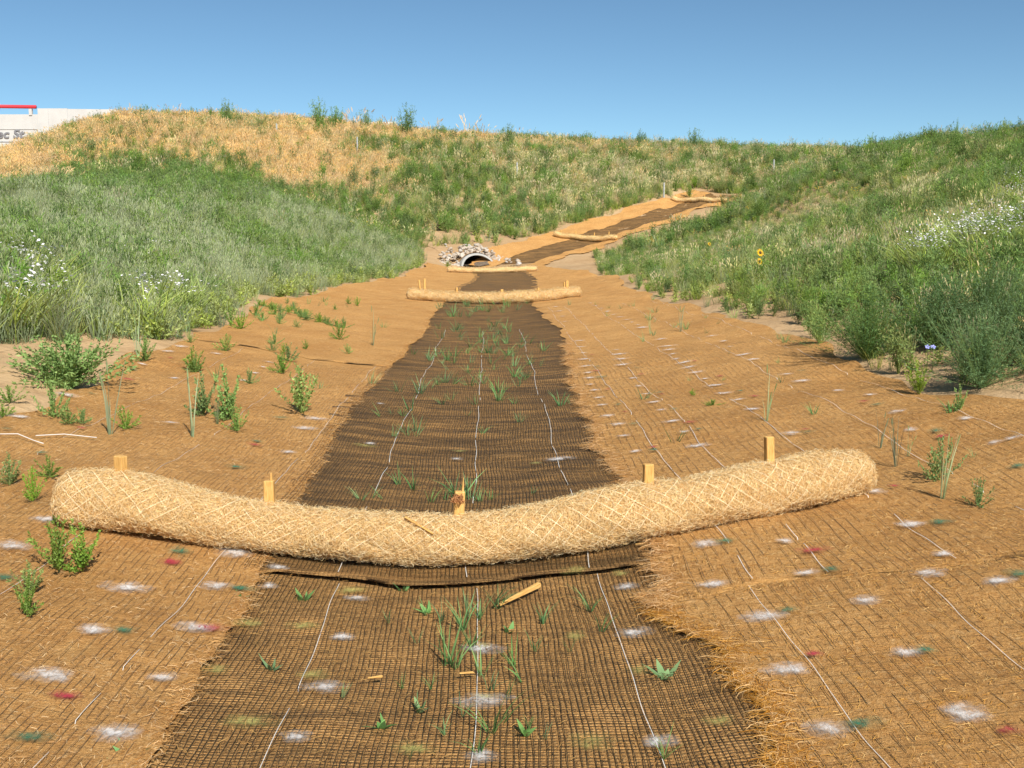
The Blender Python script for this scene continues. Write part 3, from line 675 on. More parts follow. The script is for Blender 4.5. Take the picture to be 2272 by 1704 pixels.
tag(obj("frayed_fibres", mesh("frayed_fibres", v, f, M["curl"], col=np.repeat(np.array([[.62, .26, .05]])*rng.uniform(.5, 1.3, (N, 1)), 8, 0)), r), kind="stuff")
stake_px("square-topped stake, second from right on the nearest log", 1401, 1002, 5.05, wdt=.046, rz=.22)
stake_px("stake near the right end of the nearest log, leaning left", 1671, 942, 5.28, wdt=.040, rz=.3, tilt=(0, -.05))
for lab, u, v, w_, tl in (("slanting thin stake at the left end of the second log", 912, 604, .035, -.12), ("upright tall stake at the left end of the second log", 917, 602, .045, 0), ("short stake left of centre on the second log", 986, 621, .04, .02),
     ("sturdy stake in the middle of the second log", 1084, 625, .055, 0), ("short stake right of centre on the second log", 1163, 622, .04, 0), ("thin stake of the pair at the right end of the second log", 1220, 609, .03, -.03), ("taller stake of the pair at the right end of the second log", 1225, 606, .055, 0)):
    stake_px(lab, u, v, 22.35 if u < 1000 else 22.3, wdt=w_, rz=.3, tilt=(0, tl))
for i, (u, v) in enumerate(((980, 582), (1012, 580), (1060, 587), (1103, 583), (1146, 579))):
    stake_px(["leftmost", "second from left", "middle", "second from right", "rightmost"][i] + " small stake in the third log before the culvert", u, v, 39.7, wdt=.045, rz=.2, tilt=(0, random.uniform(-.06, .06)))
for key, nm, fr in (("d", "curved log low in the side channel", (.12, .36, .66, .88)), ("e", "farthest log", (.1, .38, .62, .9))):
    for i, fq in enumerate(fr):
        t_, c_ = log_top(key, fq)
        stake(["leftmost", "second from left", "second from right", "rightmost"][i] + " stake in the " + nm, c_[0], c_[1] + .06, t_[2] + .16, wdt=.045, rz=.3, tilt=(0, random.uniform(-.06, .06)))
# wood left lying about
def slat(name, label, p0, p1, wdt, thk, cat="wood scrap", taper=.8):
    p0, p1 = Vector(p0), Vector(p1); d = p1 - p0; q = d.to_track_quat('Z', 'Y')
    mb = MB().box((-wdt/2, -thk/2, 0), (wdt/2, thk/2, d.length), jit=.003, taper=taper)
    o = obj(name, mb.mesh(name, M["wood"], .002), None, p0); o.rotation_euler = q.to_euler(); tag(o, label, cat); return o
sf = LOGS["a"][0]
slat("wood_scrap", "flat wooden slat lying on top of the nearest log", sf(np.array([.400]), np.array([.32]), np.array([.018]))[0], sf(np.array([.432]), np.array([.98]), np.array([.020]))[0], .022, .008)
a_, b_ = hit(1080, 1323), hit(1166, 1284)
slat("broken_stake", "broken stake piece lying on the wet mat below the log", (a_[0], a_[1], a_[2] + .032), (b_[0], b_[1], b_[2] + .045), .011, .010, "stake", 2.0)
for u, v, lab in ((1384, 1192, "pale wood chip lying at the right edge of the dark mat by the log"), (810, 1487, "thin wood chip on the netted mat left of centre"), (1008, 1477, "thin wood chip lying in the grass on the netted mat")):
    p = hit(u, v); slat("wood_chip", lab, (p[0] - .025, p[1], p[2] + .036), (p[0] + .025, p[1] + .01, p[2] + .038), .009, .006)
# cord on the left mat
for pts, lab in (([(-30, 954), (40, 957), (75, 968), (95, 978)], "pale cord lying loose on the straw mat at the left edge"), ([(78, 957), (140, 957), (210, 961)], "short straight pale cord on the straw mat left of the stake")):
    q = [hit(u, v) for u, v in pts]; o = MB().tube([(p[0], p[1], p[2] + .045 + .01*(i % 2)) for i, p in enumerate(q)], .0032, 5)
    oo = obj("cord", o.mesh("cord", M["thread"], 0, True)); tag(oo, lab, "cord")

# ------------------------------------------------------------------ culvert and riprap
cul = empty("culvert", (cx, CY, cz)); cul.rotation_euler = (0, 0, CA)
tag(cul, "half-buried concrete arch culvert at the end of the channel", "culvert")
n = 22; rx, ry, tk = .86, .70, .09
def arch(rx, ry, y):
    return [(rx*math.cos(a), y, ry*math.sin(a)) for a in np.linspace(math.pi*1.06, -math.pi*.06, n)]
def slope_y(p, k=.55): return (p[0], p[1] + k*max(0, p[2]), p[2])
o0 = [slope_y(p) for p in arch(rx, ry, 0)]; i0 = [slope_y(p) for p in arch(rx - tk, ry - tk, 0)]
o1 = arch(rx, ry, 3.55); i1 = arch(rx - tk, ry - tk, 3.55)
V = o0 + i0 + o1 + i1; Fc = []
for i in range(n-1):
    Fc += [(i, i+1, n+i+1, n+i), (n+i, n+i+1, 3*n+i+1, 3*n+i), (i+1, i, 2*n+i, 2*n+i+1)]
me = bpy.data.meshes.new("pipe"); me.from_pydata(V, [], Fc); me.materials.append(M["conc"]); me.update(); obj("pipe", me, cul)
# silt banked up inside the pipe
gxs = np.linspace(-.75, .75, 24); gys = np.linspace(-.25, 3.5, 40); GXm, GYm = np.meshgrid(gxs, gys)
sz = .17 + .26*np.clip((GXm + .25)/1.0, 0, 1)**.8*np.clip(GYm/.5 + .3, 0, 1) + .03*np.clip(GYm - 1, 0, 3) + .03*np.sin(7*GXm + 3*GYm)
sz = np.minimum(sz, (ry - tk)*np.sqrt(np.clip(1 - (GXm/(rx - tk))**2, 0, 1)) + .05)
obj("silt", mesh("silt", np.stack([GXm, GYm, sz], -1), grid_faces(40, 24), M["mud"], smooth=True), cul)
fx, fy = np.meshgrid(np.linspace(-1.25, 1.25, 26), np.linspace(.42, 4.2, 30)); wx, wy = cx + fx*math.cos(CA) - fy*math.sin(CA), CY + fx*math.sin(CA) + fy*math.cos(CA)
fz = np.maximum(H(wx, wy) + .012 - cz, np.where(np.abs(fx) < rx + .02, ry*np.sqrt(np.clip(1 - (fx/(rx + .02))**2, 0, 1)) + .03, -1))
obj("backfill", mesh("backfill", np.stack([fx, fy, fz], -1), grid_faces(30, 26), M["soil"], smooth=True), cul)
hw = MB().box((-.9, 3.52, -.3), (.9, 3.6, .62)); obj("pipe_end", hw.mesh("pipe_end", M["mud"]), cul)
def rock_mesh(seed):
    import bmesh
    bm = bmesh.new(); bmesh.ops.create_icosphere(bm, subdivisions=2, radius=.5)
    R_ = random.Random(seed); ax = [Vector((R_.uniform(-1, 1), R_.uniform(-1, 1), R_.uniform(-1, 1))).normalized() for _ in range(9)]; ds = [R_.uniform(.26, .42) for _ in ax]
    for v in bm.verts:
        for a, d in zip(ax, ds):
            k = v.co.dot(a)
            if k > d: v.co -= a*(k - d)
    me = bpy.data.meshes.new("rock"); bm.to_mesh(me); bm.free(); me.materials.append(M["rock"]); return me
RM = [rock_mesh(i) for i in range(7)]
def rock(x, y, z, s, label, group):
    o = obj("rock", random.choice(RM), None, (x, y, z)); o.scale = (s*random.uniform(.8, 1.3), s*random.uniform(.8, 1.2), s*random.uniform(.6, .9))
    o.rotation_euler = (random.uniform(-.4, .4), random.uniform(-.4, .4), random.uniform(0, 6)); tag(o, label, "rock", group)
cA = CA
for i in range(240):
    a = random.uniform(-.08, math.pi + .25); rr = 1.05 + .5*random.random()**1.3
    if a > 2.3: rr = random.uniform(1.05, 2.1)
    lx_, lz_ = rx*rr*math.cos(a), ry*rr*math.sin(a)*1.02
    ly_ = .18 + .62*max(0, lz_) + random.uniform(-.06, .2)
    x = cx + lx_*math.cos(cA) - ly_*math.sin(cA); y = CY + lx_*math.sin(cA) + ly_*math.cos(cA)
    z = max(cz + lz_, float(H(x, y)) - .02)
    if math.hypot(lx_/rx, (z - cz)/ry) < 1.06 and z > cz - .1: z = cz + lz_ + .06
    rock(x, y, z, random.choice((random.uniform(.10, .16), random.uniform(.13, .26))), "pale angular stone in the riprap piled around the culvert mouth", "riprap round the culvert")
for i in range(14):
    p = hit(random.uniform(1092, 1128), random.uniform(561, 578)); 
    if p is not None and p[1] > 44: rock(p[0], p[1], p[2] + .05, random.uniform(.14, .26), "pale stone in the small loose heap right of the culvert", "loose stones right of the culvert")
p = hit(983, 560); rock(p[0], p[1], p[2] + .08, .3, "whitest stone at the left of the culvert riprap", "riprap round the culvert")

# ------------------------------------------------------------------ building beyond the hill, fence posts
BY = 120.
bl = empty("building", tuple(P(60, 300, BY) * np.array([1, 1, 0]) + np.array([0, 0, 5.]))); bo = np.array(bl.location)
tag(bl, "long pale flat-roofed building with grey lettering behind the golden hill at left", "building")
def bp(u, v): return P(u, v, BY) - bo
def panel(name, u0, v0, u1, v1, m, y0=0., y1=12., par=bl, zb=None):
    a, b = bp(u0, v0), bp(u1, v1); b[0] = bp(u1, v0)[0]
    return obj(name, MB().box((a[0], y0, zb if zb is not None else b[2]), (b[0], y1, a[2])).mesh(name, m), par)
panel("wall", -420, 247, 82.0, 420, M["wall"], 0, 14, zb=-3)
panel("tower_wall", 82, 234.5, 104.5, 420, M["wall"], -.15, 10, zb=-3); panel("tower_wall", 104.8, 234.5, 146, 420, M["wall"], -.15, 10, zb=-3); 
a, b, c_ = bp(146.3, 235.5), bp(248, 236.5), bp(264, 243)
mb = MB(); vs_ = [(a[0], -3), (c_[0], -3), (c_[0], c_[2]), (b[0], b[2]), (a[0], a[2])]
mb.v = [Vector((x, -.15, z)) for x, z in vs_] + [Vector((x, 10, z)) for x, z in vs_]
mb.f = [(0, 1, 2, 3, 4), (9, 8, 7, 6, 5)] + [(i, 5+i, 5+(i+1) % 5, (i+1) % 5) for i in range(5)]
obj("tower_wall", mb.mesh("tower_wall", M["wall"]), bl)
rl = obj("roof_rail", MB().tube([tuple(bp(-420, 224)), tuple(bp(78, 231))], .19, 10).mesh("roof_rail", M["red"], 0, True), bl)
for u in (-300, -200, -110, -20, 66):
    q = bp(u, 240); obj("rail_post", MB().box((q[0] - .16, -.1, bp(u, 249)[2]), (q[0] + .16, .22, bp(u, 235 if u > 0 else 232)[2])).mesh("rail_post", M["wall"]), rl)
panel("wall_band", -420, 279, 81, 279.8, M["conc"], -.05, .02)
panel("wall_band", -420, 306, 30, 307, M["grey"], -.05, .02)
tc = bpy.data.curves.new("lettering", 'FONT'); tc.body = "ec St"; tc.size = 1.0; tc.shear = .18; tc.offset = .022; tc.extrude = .02
to = bpy.data.objects.new("lettering_curve", tc); C.objects.link(to); bpy.context.view_layer.update()
tm = bpy.data.meshes.new_from_object(to.evaluated_get(bpy.context.evaluated_depsgraph_get())); bpy.data.objects.remove(to)
tm.materials.clear(); tm.materials.append(M["grey"])
lo = obj("lettering", tm, bl); lo.rotation_euler = (math.pi/2, 0, 0); hcap = bp(0, 281)[2] - bp(0, 299)[2]
lo.scale = (hcap/.70*1.18, hcap/.70, 1); q = bp(-7, 298); lo.location = (q[0], -.09, q[2])
for i, (u, v0, v1, lab) in enumerate(((772, 295, 331, "thin grey fence post on the golden hillside right of centre left"), (1117, 350, 382, "thin grey fence post in the grass above the culvert"), (1300, 392, 409, "short fence post among pale stalks above the side channel"),
    (1671, 344, 377, "bright thin fence post on the crest above the right bank"), (1434, 394, 426, "thin fence post by the top of the side channel"), (1857, 319, 333, "tiny fence post on the skyline at right"), (281, 222, 246, "thin pale rod on the skyline left of centre"), (598, 266, 293, "thin pale post on the golden crest"))):
    p = hit(u, v1 + 2) 
    if p is None: p = P(u, v1, 74); p[2] = H(p[0], p[1])
    zt = P(u, v0, p[1])[2]
    rt = empty("fence_post", tuple(p)); tag(rt, lab, "post", "fence posts on the far embankment")
    h_ = zt - p[2]
    obj("post", MB().box((-.022, -.022, -.3), (.022, .022, h_)).mesh("post", M["steel"]), rt); obj("flange", MB().box((-.045, .024, -.3), (.045, .032, h_ - .04)).mesh("flange", M["steel"]), rt)

# ------------------------------------------------------------------ plants: meshes
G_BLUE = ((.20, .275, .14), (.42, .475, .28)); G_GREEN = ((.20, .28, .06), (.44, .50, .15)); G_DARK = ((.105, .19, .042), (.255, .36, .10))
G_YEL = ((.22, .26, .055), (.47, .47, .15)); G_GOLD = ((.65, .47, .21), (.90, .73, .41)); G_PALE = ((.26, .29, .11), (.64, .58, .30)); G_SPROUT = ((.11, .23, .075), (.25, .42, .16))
def blades(n, r, h, w, cols, lean=.25, bend=.3, K_=4, hv=.35, mixc=None, mixp=0, up=0):
    """a tuft of n tapering blades; returns verts, faces, colours"""
    a = rng.uniform(0, 2*np.pi, n); rr = r*np.sqrt(rng.random(n))
    base_ = np.stack([np.cos(a)*rr, np.sin(a)*rr, np.zeros(n)], 1)
    da = a + rng.normal(0, .9, n); le = np.abs(rng.normal(lean, lean*.6, n)); be = np.abs(rng.normal(bend, bend*.6, n)); hh = h*rng.uniform(1-hv, 1+hv*.4, n)
    ts = np.linspace(0, 1, K_); pts = []
    for t in ts:
        out = hh*(le*t + be*t*t)
        pts.append(base_ + np.stack([np.cos(da)*out, np.sin(da)*out, hh*(t - .35*be*t*t)], 1))
    pts = np.stack(pts, 1); pa = rng.uniform(0, np.pi, n); sd = np.stack([np.cos(pa), np.sin(pa), np.zeros(n)], 1)*w
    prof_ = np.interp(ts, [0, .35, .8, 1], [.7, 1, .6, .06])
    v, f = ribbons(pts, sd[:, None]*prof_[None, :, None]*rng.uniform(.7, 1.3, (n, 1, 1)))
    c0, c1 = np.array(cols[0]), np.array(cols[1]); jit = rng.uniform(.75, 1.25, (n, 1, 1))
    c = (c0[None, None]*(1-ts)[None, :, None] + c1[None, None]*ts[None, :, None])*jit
    if mixc is not None:
        m_ = (rng.random(n) < mixp); c[m_] = (np.array(mixc[0])[None, None]*(1-ts)[None, :, None] + np.array(mixc[1])[None, None]*ts[None, :, None])*jit[m_]
    c = np.repeat(c, 2, 1).reshape(-1, 3)
    v[:, 2] -= .03
    return v, f, c, pts
def heads(pts, frac, length, w, col):
    """seed heads on the tips of some stems: two crossed thin blades each"""
    n = len(pts); k = rng.random(n) < frac; p = pts[k]; n = len(p)
    if n == 0: return np.zeros((0, 3)), np.zeros((0, 4), int), np.zeros((0, 3))
    d = norm(p[:, -1] - p[:, -2]); b0 = p[:, -1] - d*length*.3
    q = np.stack([b0, b0 + d*length*.35, b0 + d*length*.7, b0 + d*length + np.array([0, 0, -.02])], 1)
    V, Fc, n0 = [], [], 0
    for s_ in (0, 1):
        sd = norm(np.cross(d, np.array([.3 + s_, 1 - s_, .2])))*w
        v, f = ribbons(q, sd[:, None]*np.array([.35, 1, .8, .1])[None, :, None]); V.append(v); Fc.append(f + n0); n0 += len(v)
    v = np.concatenate(V); v[:, 2] -= .03
    return v, np.concatenate(Fc), np.tile(np.array(col), (len(v), 1))*rng.uniform(.85, 1.15, (len(v), 1))
def join(*parts):
    V, Fc, Cc, n0 = [], [], [], 0
    for v, f, c in parts: V.append(v); Fc.append(f + n0); Cc.append(c); n0 += len(v)
    return np.concatenate(V), np.concatenate(Fc), np.concatenate(Cc)
def tuft(name, m, n, r, h, w, cols, lean, bend, hd=None, **kw):
    v, f, c, p = blades(n, r, h, w, cols, lean, bend, **kw); parts = [(v, f, c)]
    if hd: parts.append(heads(p, *hd))
    v, f, c = join(*parts); return mesh(name, v, f, m, col=c)
def bush_parts(stems, h, rad, leaf, lw, nleaf, cols, upw=.55, droop=.0):
    """a bushy weed: stems fan out from the root, narrow leaves all along them"""
    n = stems; a = rng.uniform(0, 2*np.pi, n); tilt = np.abs(rng.normal(0, 1, n))**.9*upw; tilt = np.clip(tilt, 0, 1.35)
    L = h*rng.uniform(.6, 1.05, n)*np.cos(tilt*.55)
    d0 = np.stack([np.cos(a)*np.sin(tilt), np.sin(a)*np.sin(tilt), np.cos(tilt)], 1)
    ts = np.linspace(0, 1, 5); sc = np.array([rad/h*1.25, rad/h*1.25, 1.])
    pts = np.stack([(d0*(L*t)[:, None]*sc + np.stack([np.zeros(n), np.zeros(n), .18*L*t*t], 1)) for t in ts], 1)
    sd = norm(np.cross(d0, np.array([.2, .5, .8])))*.0028
    sv, sf_ = ribbons(pts, np.repeat(sd[:, None], 5, 1)*np.linspace(1, .4, 5)[None, :, None])
    scol = np.tile(np.array(cols[0])*1.3 + np.array([.05, .03, .0]), (len(sv), 1))
    m_ = n*nleaf; si = np.repeat(np.arange(n), nleaf); t = rng.uniform(.12, 1.0, m_)**.75
    k = np.clip((t*4).astype(int), 0, 3); fr = (t*4 - k)[:, None]
    p0 = pts[si, k]*(1-fr) + pts[si, k+1]*fr + rng.normal(0, .012*h/.7, (m_, 3))
    dr = norm(norm(pts[si, -1] - pts[si, 0])*.9 + rng.normal(0, .75, (m_, 3)) - np.array([0, 0, droop])); LL = leaf*rng.uniform(.6, 1.3, m_)[:, None]
    sdl = norm(np.cross(dr, rng.normal(0, 1, (m_, 3))))*lw
    lv = np.stack([p0, p0 + dr*LL*.45 + sdl, p0 + dr*LL, p0 + dr*LL*.45 - sdl], 1).reshape(-1, 3)
    lf = np.arange(m_*4).reshape(-1, 4)
    mixv = (rng.random(m_)*.6 + .4*t)[:, None]; lc = np.array(cols[0])*(1-mixv) + np.array(cols[1])*mixv
    return join((sv, sf_, scol), (lv, lf, np.repeat(lc*rng.uniform(.75, 1.25, (m_, 1)), 4, 0)))
def flower_disc(c, r, col):
    a = np.linspace(0, 2*np.pi, 7)[:-1]; tl = rng.normal(0, .3, 2)
    v = [c] + [c + np.array([math.cos(t)*r, math.sin(t)*r*.9, r*(.35 + tl[0]*math.cos(t) + tl[1]*math.sin(t))]) for t in a]
    f = [(0, 1+i, 1+(i+1) % 6, 1+(i+1) % 6) for i in range(6)]
    return v, f
def flower_tuft(name, nf, spread, h, r, col):
    v0, f0, c0, p0 = blades(26, spread, h*.8, .006, G_GREEN, .5, .3)
    V, T = [], []
    for i in range(nf):
        c = np.array([rng.normal(0, spread*.6), rng.normal(0, spread*.6), h*rng.uniform(.55, 1.05)]); a = np.linspace(0, 2*np.pi, 7)[:-1] + rng.random(); n0 = len(V)
        nrm = norm(np.array([rng.normal(0, .35), rng.normal(-.4, .3), 1.])); e1 = norm(np.cross(nrm, [0, 1, .1])); e2 = np.cross(nrm, e1)
        ring = [c + (e1*math.cos(t) + e2*math.sin(t))*r*rng.uniform(.8, 1.1) + nrm*r*.3 for t in a]
        V += [c] + ring; T += [(n0, n0+1+j, n0+1+(j+1) % 6, n0+1+(j+2) % 6) for j in (0, 2, 4)]
    v1 = np.array(V); f1 = np.array(T); c1 = np.tile(np.array(col), (len(v1), 1))
    v, f, c = join((v0, f0, c0), (v1, f1, c1)); return mesh(name, v, f, M["grass"], col=c)

# plant meshes that are strewn by the thousand
PR = {}
def proto(key, fn, k=4): PR[key] = [fn(i) for i in range(k)]
proto("blue", lambda i: tuft("wheatgrass", M["grass"], 34, .13, .52, .0042, G_BLUE, .16, .16, hd=(.35, .09, .0045, (.46, .50, .29)), mixc=G_GREEN, mixp=.2))
proto("green", lambda i: tuft("meadow_grass", M["grass"], 34, .14, .46, .0045, G_GREEN, .22, .25, hd=(.25, .08, .0045, (.42, .42, .18)), mixc=G_YEL, mixp=.25))
proto("gold", lambda i: tuft("dry_grass", M["straw"], 34, .16, .50, .0055, G_GOLD, .18, .25, hd=(.6, .12, .009, (.86, .62, .30)), mixc=G_PALE, mixp=.12))
proto("pale", lambda i: tuft("rye_grass", M["grass"], 22, .12, .72, .005, G_PALE, .08, .10, hd=(.8, .11, .010, (.74, .65, .38)), mixc=G_GREEN, mixp=.35))
def fine(i):
    v, f, c = bush_parts(20, .5, .36, .075, .0065, 18, G_DARK, .6); return mesh("feathery_weed", v, f, M["grass"], col=c)
proto("weed", fine)
def leafy(i):
    v, f, c = bush_parts(12, .3, .26, .06, .013, 12, G_GREEN, .7); return mesh("leafy_weed", v, f, M["leaf"], col=c)
proto("leafy", leafy)
proto("white", lambda i: flower_tuft("white_flower", 6, .18, .4, .014, (.88, .85, .87)))
proto("yellow", lambda i: flower_tuft("yellow_flower", 4, .14, .5, .028, (.80, .52, .03)), 2)
KEYS = list(PR); pcol = {}
for k in KEYS:
    col = bpy.data.collections.new("plants_" + k)
    for i, me in enumerate(PR[k]):
        col.objects.link(bpy.data.objects.new("%s_%02d" % (k, i), me))
    pcol[k] = col
def strew_tree(col):
    nt = bpy.data.node_groups.new("strew", 'GeometryNodeTree')
    nt.interface.new_socket("Geometry", in_out='INPUT', socket_type='NodeSocketGeometry'); nt.interface.new_socket("Geometry", in_out='OUTPUT', socket_type='NodeSocketGeometry')
    N_ = nt.nodes.new; gi, go = N_("NodeGroupInput"), N_("NodeGroupOutput"); ip = N_("GeometryNodeInstanceOnPoints"); ci = N_("GeometryNodeCollectionInfo")
    ci.inputs[0].default_value = col; ci.inputs["Separate Children"].default_value = True; ci.inputs["Reset Children"].default_value = True
    ip.inputs["Pick Instance"].default_value = True
    def at(nm, ty):
        a = N_("GeometryNodeInputNamedAttribute"); a.data_type = ty; a.inputs[0].default_value = nm; return a.outputs[0]
    L = nt.links.new
    L(gi.outputs[0], ip.inputs["Points"]); L(ci.outputs[0], ip.inputs["Instance"]); L(at("idx", 'INT'), ip.inputs["Instance Index"])
    L(at("rot", 'FLOAT_VECTOR'), ip.inputs["Rotation"]); L(at("scl", 'FLOAT_VECTOR'), ip.inputs["Scale"]); L(ip.outputs[0], go.inputs[0])
    return nt
TREES = {k: strew_tree(pcol[k]) for k in KEYS}
def strew(name, key, pts, scl, label, tilt=.10, squash=None):
    n = len(pts)
    if n == 0: return
    me = bpy.data.meshes.new(name); me.vertices.add(n); me.vertices.foreach_set("co", np.asarray(pts, np.float32).ravel())
    me.attributes.new("idx", 'INT', 'POINT').data.foreach_set("value", rng.integers(0, len(PR[key]), n).astype(np.int32))
    rot = np.stack([rng.normal(0, tilt, n), rng.normal(0, tilt, n), rng.uniform(0, 6.28, n)], 1).astype(np.float32)
    me.attributes.new("rot", 'FLOAT_VECTOR', 'POINT').data.foreach_set("vector", rot.ravel())
    s3 = np.stack([scl*rng.uniform(.85, 1.2, n), scl*rng.uniform(.85, 1.2, n), scl*rng.uniform(.75, 1.2, n)], 1).astype(np.float32)
    me.attributes.new("scl", 'FLOAT_VECTOR', 'POINT').data.foreach_set("vector", s3.ravel())
    o = obj(name, me); md = o.modifiers.new("strew", 'NODES'); md.node_group = TREES[key]
    for m_ in (PR[key][0].materials[0],): me.materials.append(m_)
    tag(o, label, "grass", kind="stuff"); return o

# ------------------------------------------------------------------ where the ground cover grows
def inpoly(x, y, poly):
    poly = np.asarray(poly); c = np.zeros(len(x), bool); j = len(poly) - 1
    for i in range(len(poly)):
        xi, yi = poly[i]; xj, yj = poly[j]
        c ^= ((yi > y) != (yj > y)) & (x < (xj - xi)*(y - yi)/(yj - yi + 1e-12) + xi); j = i
    return c
def soft(x, y, poly, s=1.1):
    return inpoly(x + rng.normal(0, s, len(x)) + 1.2*vn(x, y, .9, 6.), y + rng.normal(0, 1.6*s, len(x)) + 1.5*vn(x, y, .7, 9.), poly)
def wpoly(px):
    out = []
    for u, v in px:
        p = hit(u, v)
        if p is None: p = P(u, v, 84)
        out.append((p[0], p[1]))
    return out
def vn(x, y, s, k=0.):
    """smooth patchiness, about -1..1"""
    return (np.sin(x*s + k + 1.3*np.sin(y*s*.7 + k)) + np.sin(y*s*1.13 + 2*k + 1.1*np.sin(x*s*.9 - k)) + .7*np.sin((x + y)*s*1.9 + 3*k) + .5*np.sin((x - 1.4*y)*s*3.1 + k))/2.4
def on_mats(x, y, grow=0.):
    s = x - xc(y)
    m_ = (s > oL(y) - grow) & (s < oR(y) + grow) & (y < 46.8)
    for b in np.arange(.5, TLEN + 1.2, .8):
        tx, ty, _, nx, ny, _ = trib_frame(b); dx, dy = x - tx, y - ty
        a = dx*nx + dy*ny; tt = -dx*ny + dy*nx
        m_ |= (np.abs(tt) < .55) & (a > -2.4 - grow) & (a < 2.15 + grow + (1.1 if 3 < b < 15 else .5))
    m_ |= (np.hypot((x - cx)/1.6, (y - CY - .3)/1.3) < 1)
    return m_
def in_view(x, y, z, mg=1.38):
    d = y*cp - (z - CAM_H)*sp
    return (d > .5) & (np.abs(x)/np.maximum(d, .1) < W0/2/F*mg + .02)
def cand(n, x0, x1, y0, y1):
    x = rng.uniform(x0, x1, n); y = rng.uniform(y0, y1, n); z = H(x, y)
    k = in_view(x, y, z) & ~on_mats(x, y, .06); return x[k], y[k], z[k]
Z_GOLD = wpoly([(-150, 345), (0, 338), (60, 312), (110, 288), (250, 268), (400, 266), (700, 280), (780, 330), (880, 362), (890, 385), (700, 412), (610, 395), (470, 355), (330, 345), (210, 345), (120, 395), (-150, 440)])
Z_DARK = wpoly([(120, 385), (160, 340), (230, 345), (330, 350), (450, 365), (560, 400), (570, 440), (480, 452), (150, 450)])
Z_PALE = wpoly([(1080, 345), (1560, 370), (1570, 415), (1420, 425), (1240, 470), (1130, 450)])
Z_BARE = wpoly([(880, 520), (950, 505), (1130, 512), (1160, 520), (1110, 545), (1080, 570), (930, 570)])
Z_SAND = wpoly([(1200, 560), (1260, 545), (1290, 560), (1300, 600), (1240, 590)])
Z_SANDL = wpoly([(-60, 745), (90, 742), (330, 745), (320, 785), (90, 890), (-60, 915)])
Z_SANDR = wpoly([(1960, 860), (2212, 810), (2330, 830), (2330, 900), (2000, 868)])
BARE_R = [hit(*q) for q in ((1900, 362), (1940, 352), (2050, 330), (1870, 368))]

# left bank
x, y, z = cand(74000, -32, -2.5, 6, 50); k = (x < xc(y)) & ~inpoly(x, y, Z_SANDL) & ~inpoly(x, y, Z_BARE) & ~soft(x, y, Z_GOLD)
s = x - xc(y); edge = (oL(y) - s)
pr = np.clip(edge/.5, .05, 1)*np.interp(y, [6, 15, 30, 50], [1, .75, .45, .35]); k &= rng.random(len(x)) < pr
x, y, z, edge = x[k], y[k], z[k], edge[k]
dk = soft(x, y, Z_DARK); nz = vn(x, y, .5, 1.); nz2 = vn(x, y, .33, 4.)
sc = np.interp(edge, [0, .6, 2.5], [.45, .7, 1.0])*np.interp(y, [8, 30, 50], [.95, 1.1, 1.2])*(1 + .18*nz)
r = rng.random(len(x)); isw = (dk & (r < .18 + .35*np.clip(nz + .3, 0, 1))) | (~dk & (r < .05 + .22*np.clip(nz2, 0, 1))) ; isg = ~isw & (rng.random(len(x)) < np.where(dk, .65, .22 + .25*np.clip(-nz, 0, 1)))
fl = ~isw & ~isg & (rng.random(len(x)) < .02); islf = (edge < .7) & (rng.random(len(x)) < .45)
XYZ = np.stack([x, y, z], 1)
strew("blue_green_grass", "blue", XYZ[~isw & ~isg & ~islf], sc[~isw & ~isg & ~islf], "blue-green wheatgrass covering the left bank")
strew("meadow_grass", "green", XYZ[isg & ~islf], sc[isg & ~islf]*.95, "yellow-green grass mixed through the left bank")
strew("feathery_weeds", "weed", XYZ[isw & ~islf], sc[isw & ~islf]*1.15, "dark feathery weeds massed on the left bank and hill foot")
strew("leafy_weeds", "leafy", XYZ[islf], .5 + .5*sc[islf], "low leafy weeds fringing the left edge of the mats")
# golden hill and crest
x, y, z = cand(64000, -58, 52, 44, 92)
crest = (y > 70) | ((x < -18) & (y > 56)); gd = soft(x, y, Z_GOLD); dk2 = soft(x, y, Z_DARK)
ne = vn(x, y, .3, 2.); right = np.interp(x, [-12, 2, 14], [0, .35, .95])
k = (gd | (crest & (rng.random(len(x)) > right))) & ~dk2 & (rng.random(len(x)) < .95)
kg = k & (rng.random(len(x)) < np.where(gd & ~crest, .93, .72) - .35*np.clip(ne - .35, 0, 1))
strew("dry_golden_grass", "gold", np.stack([x, y, z], 1)[kg], rng.uniform(.85, 1.35, kg.sum()), "dry golden grass covering the hill at left and the crest")
rest = k & ~kg; rr = rng.random(len(x))
strew("meadow_grass", "green", np.stack([x, y, z], 1)[rest & (rr < .6)], rng.uniform(.8, 1.3, (rest & (rr < .6)).sum()), "green tufts scattered through the golden hill")
strew("feathery_weeds", "weed", np.stack([x, y, z], 1)[rest & (rr >= .6)], rng.uniform(.8, 1.5, (rest & (rr >= .6)).sum()), "dark weeds scattered through the golden hill")
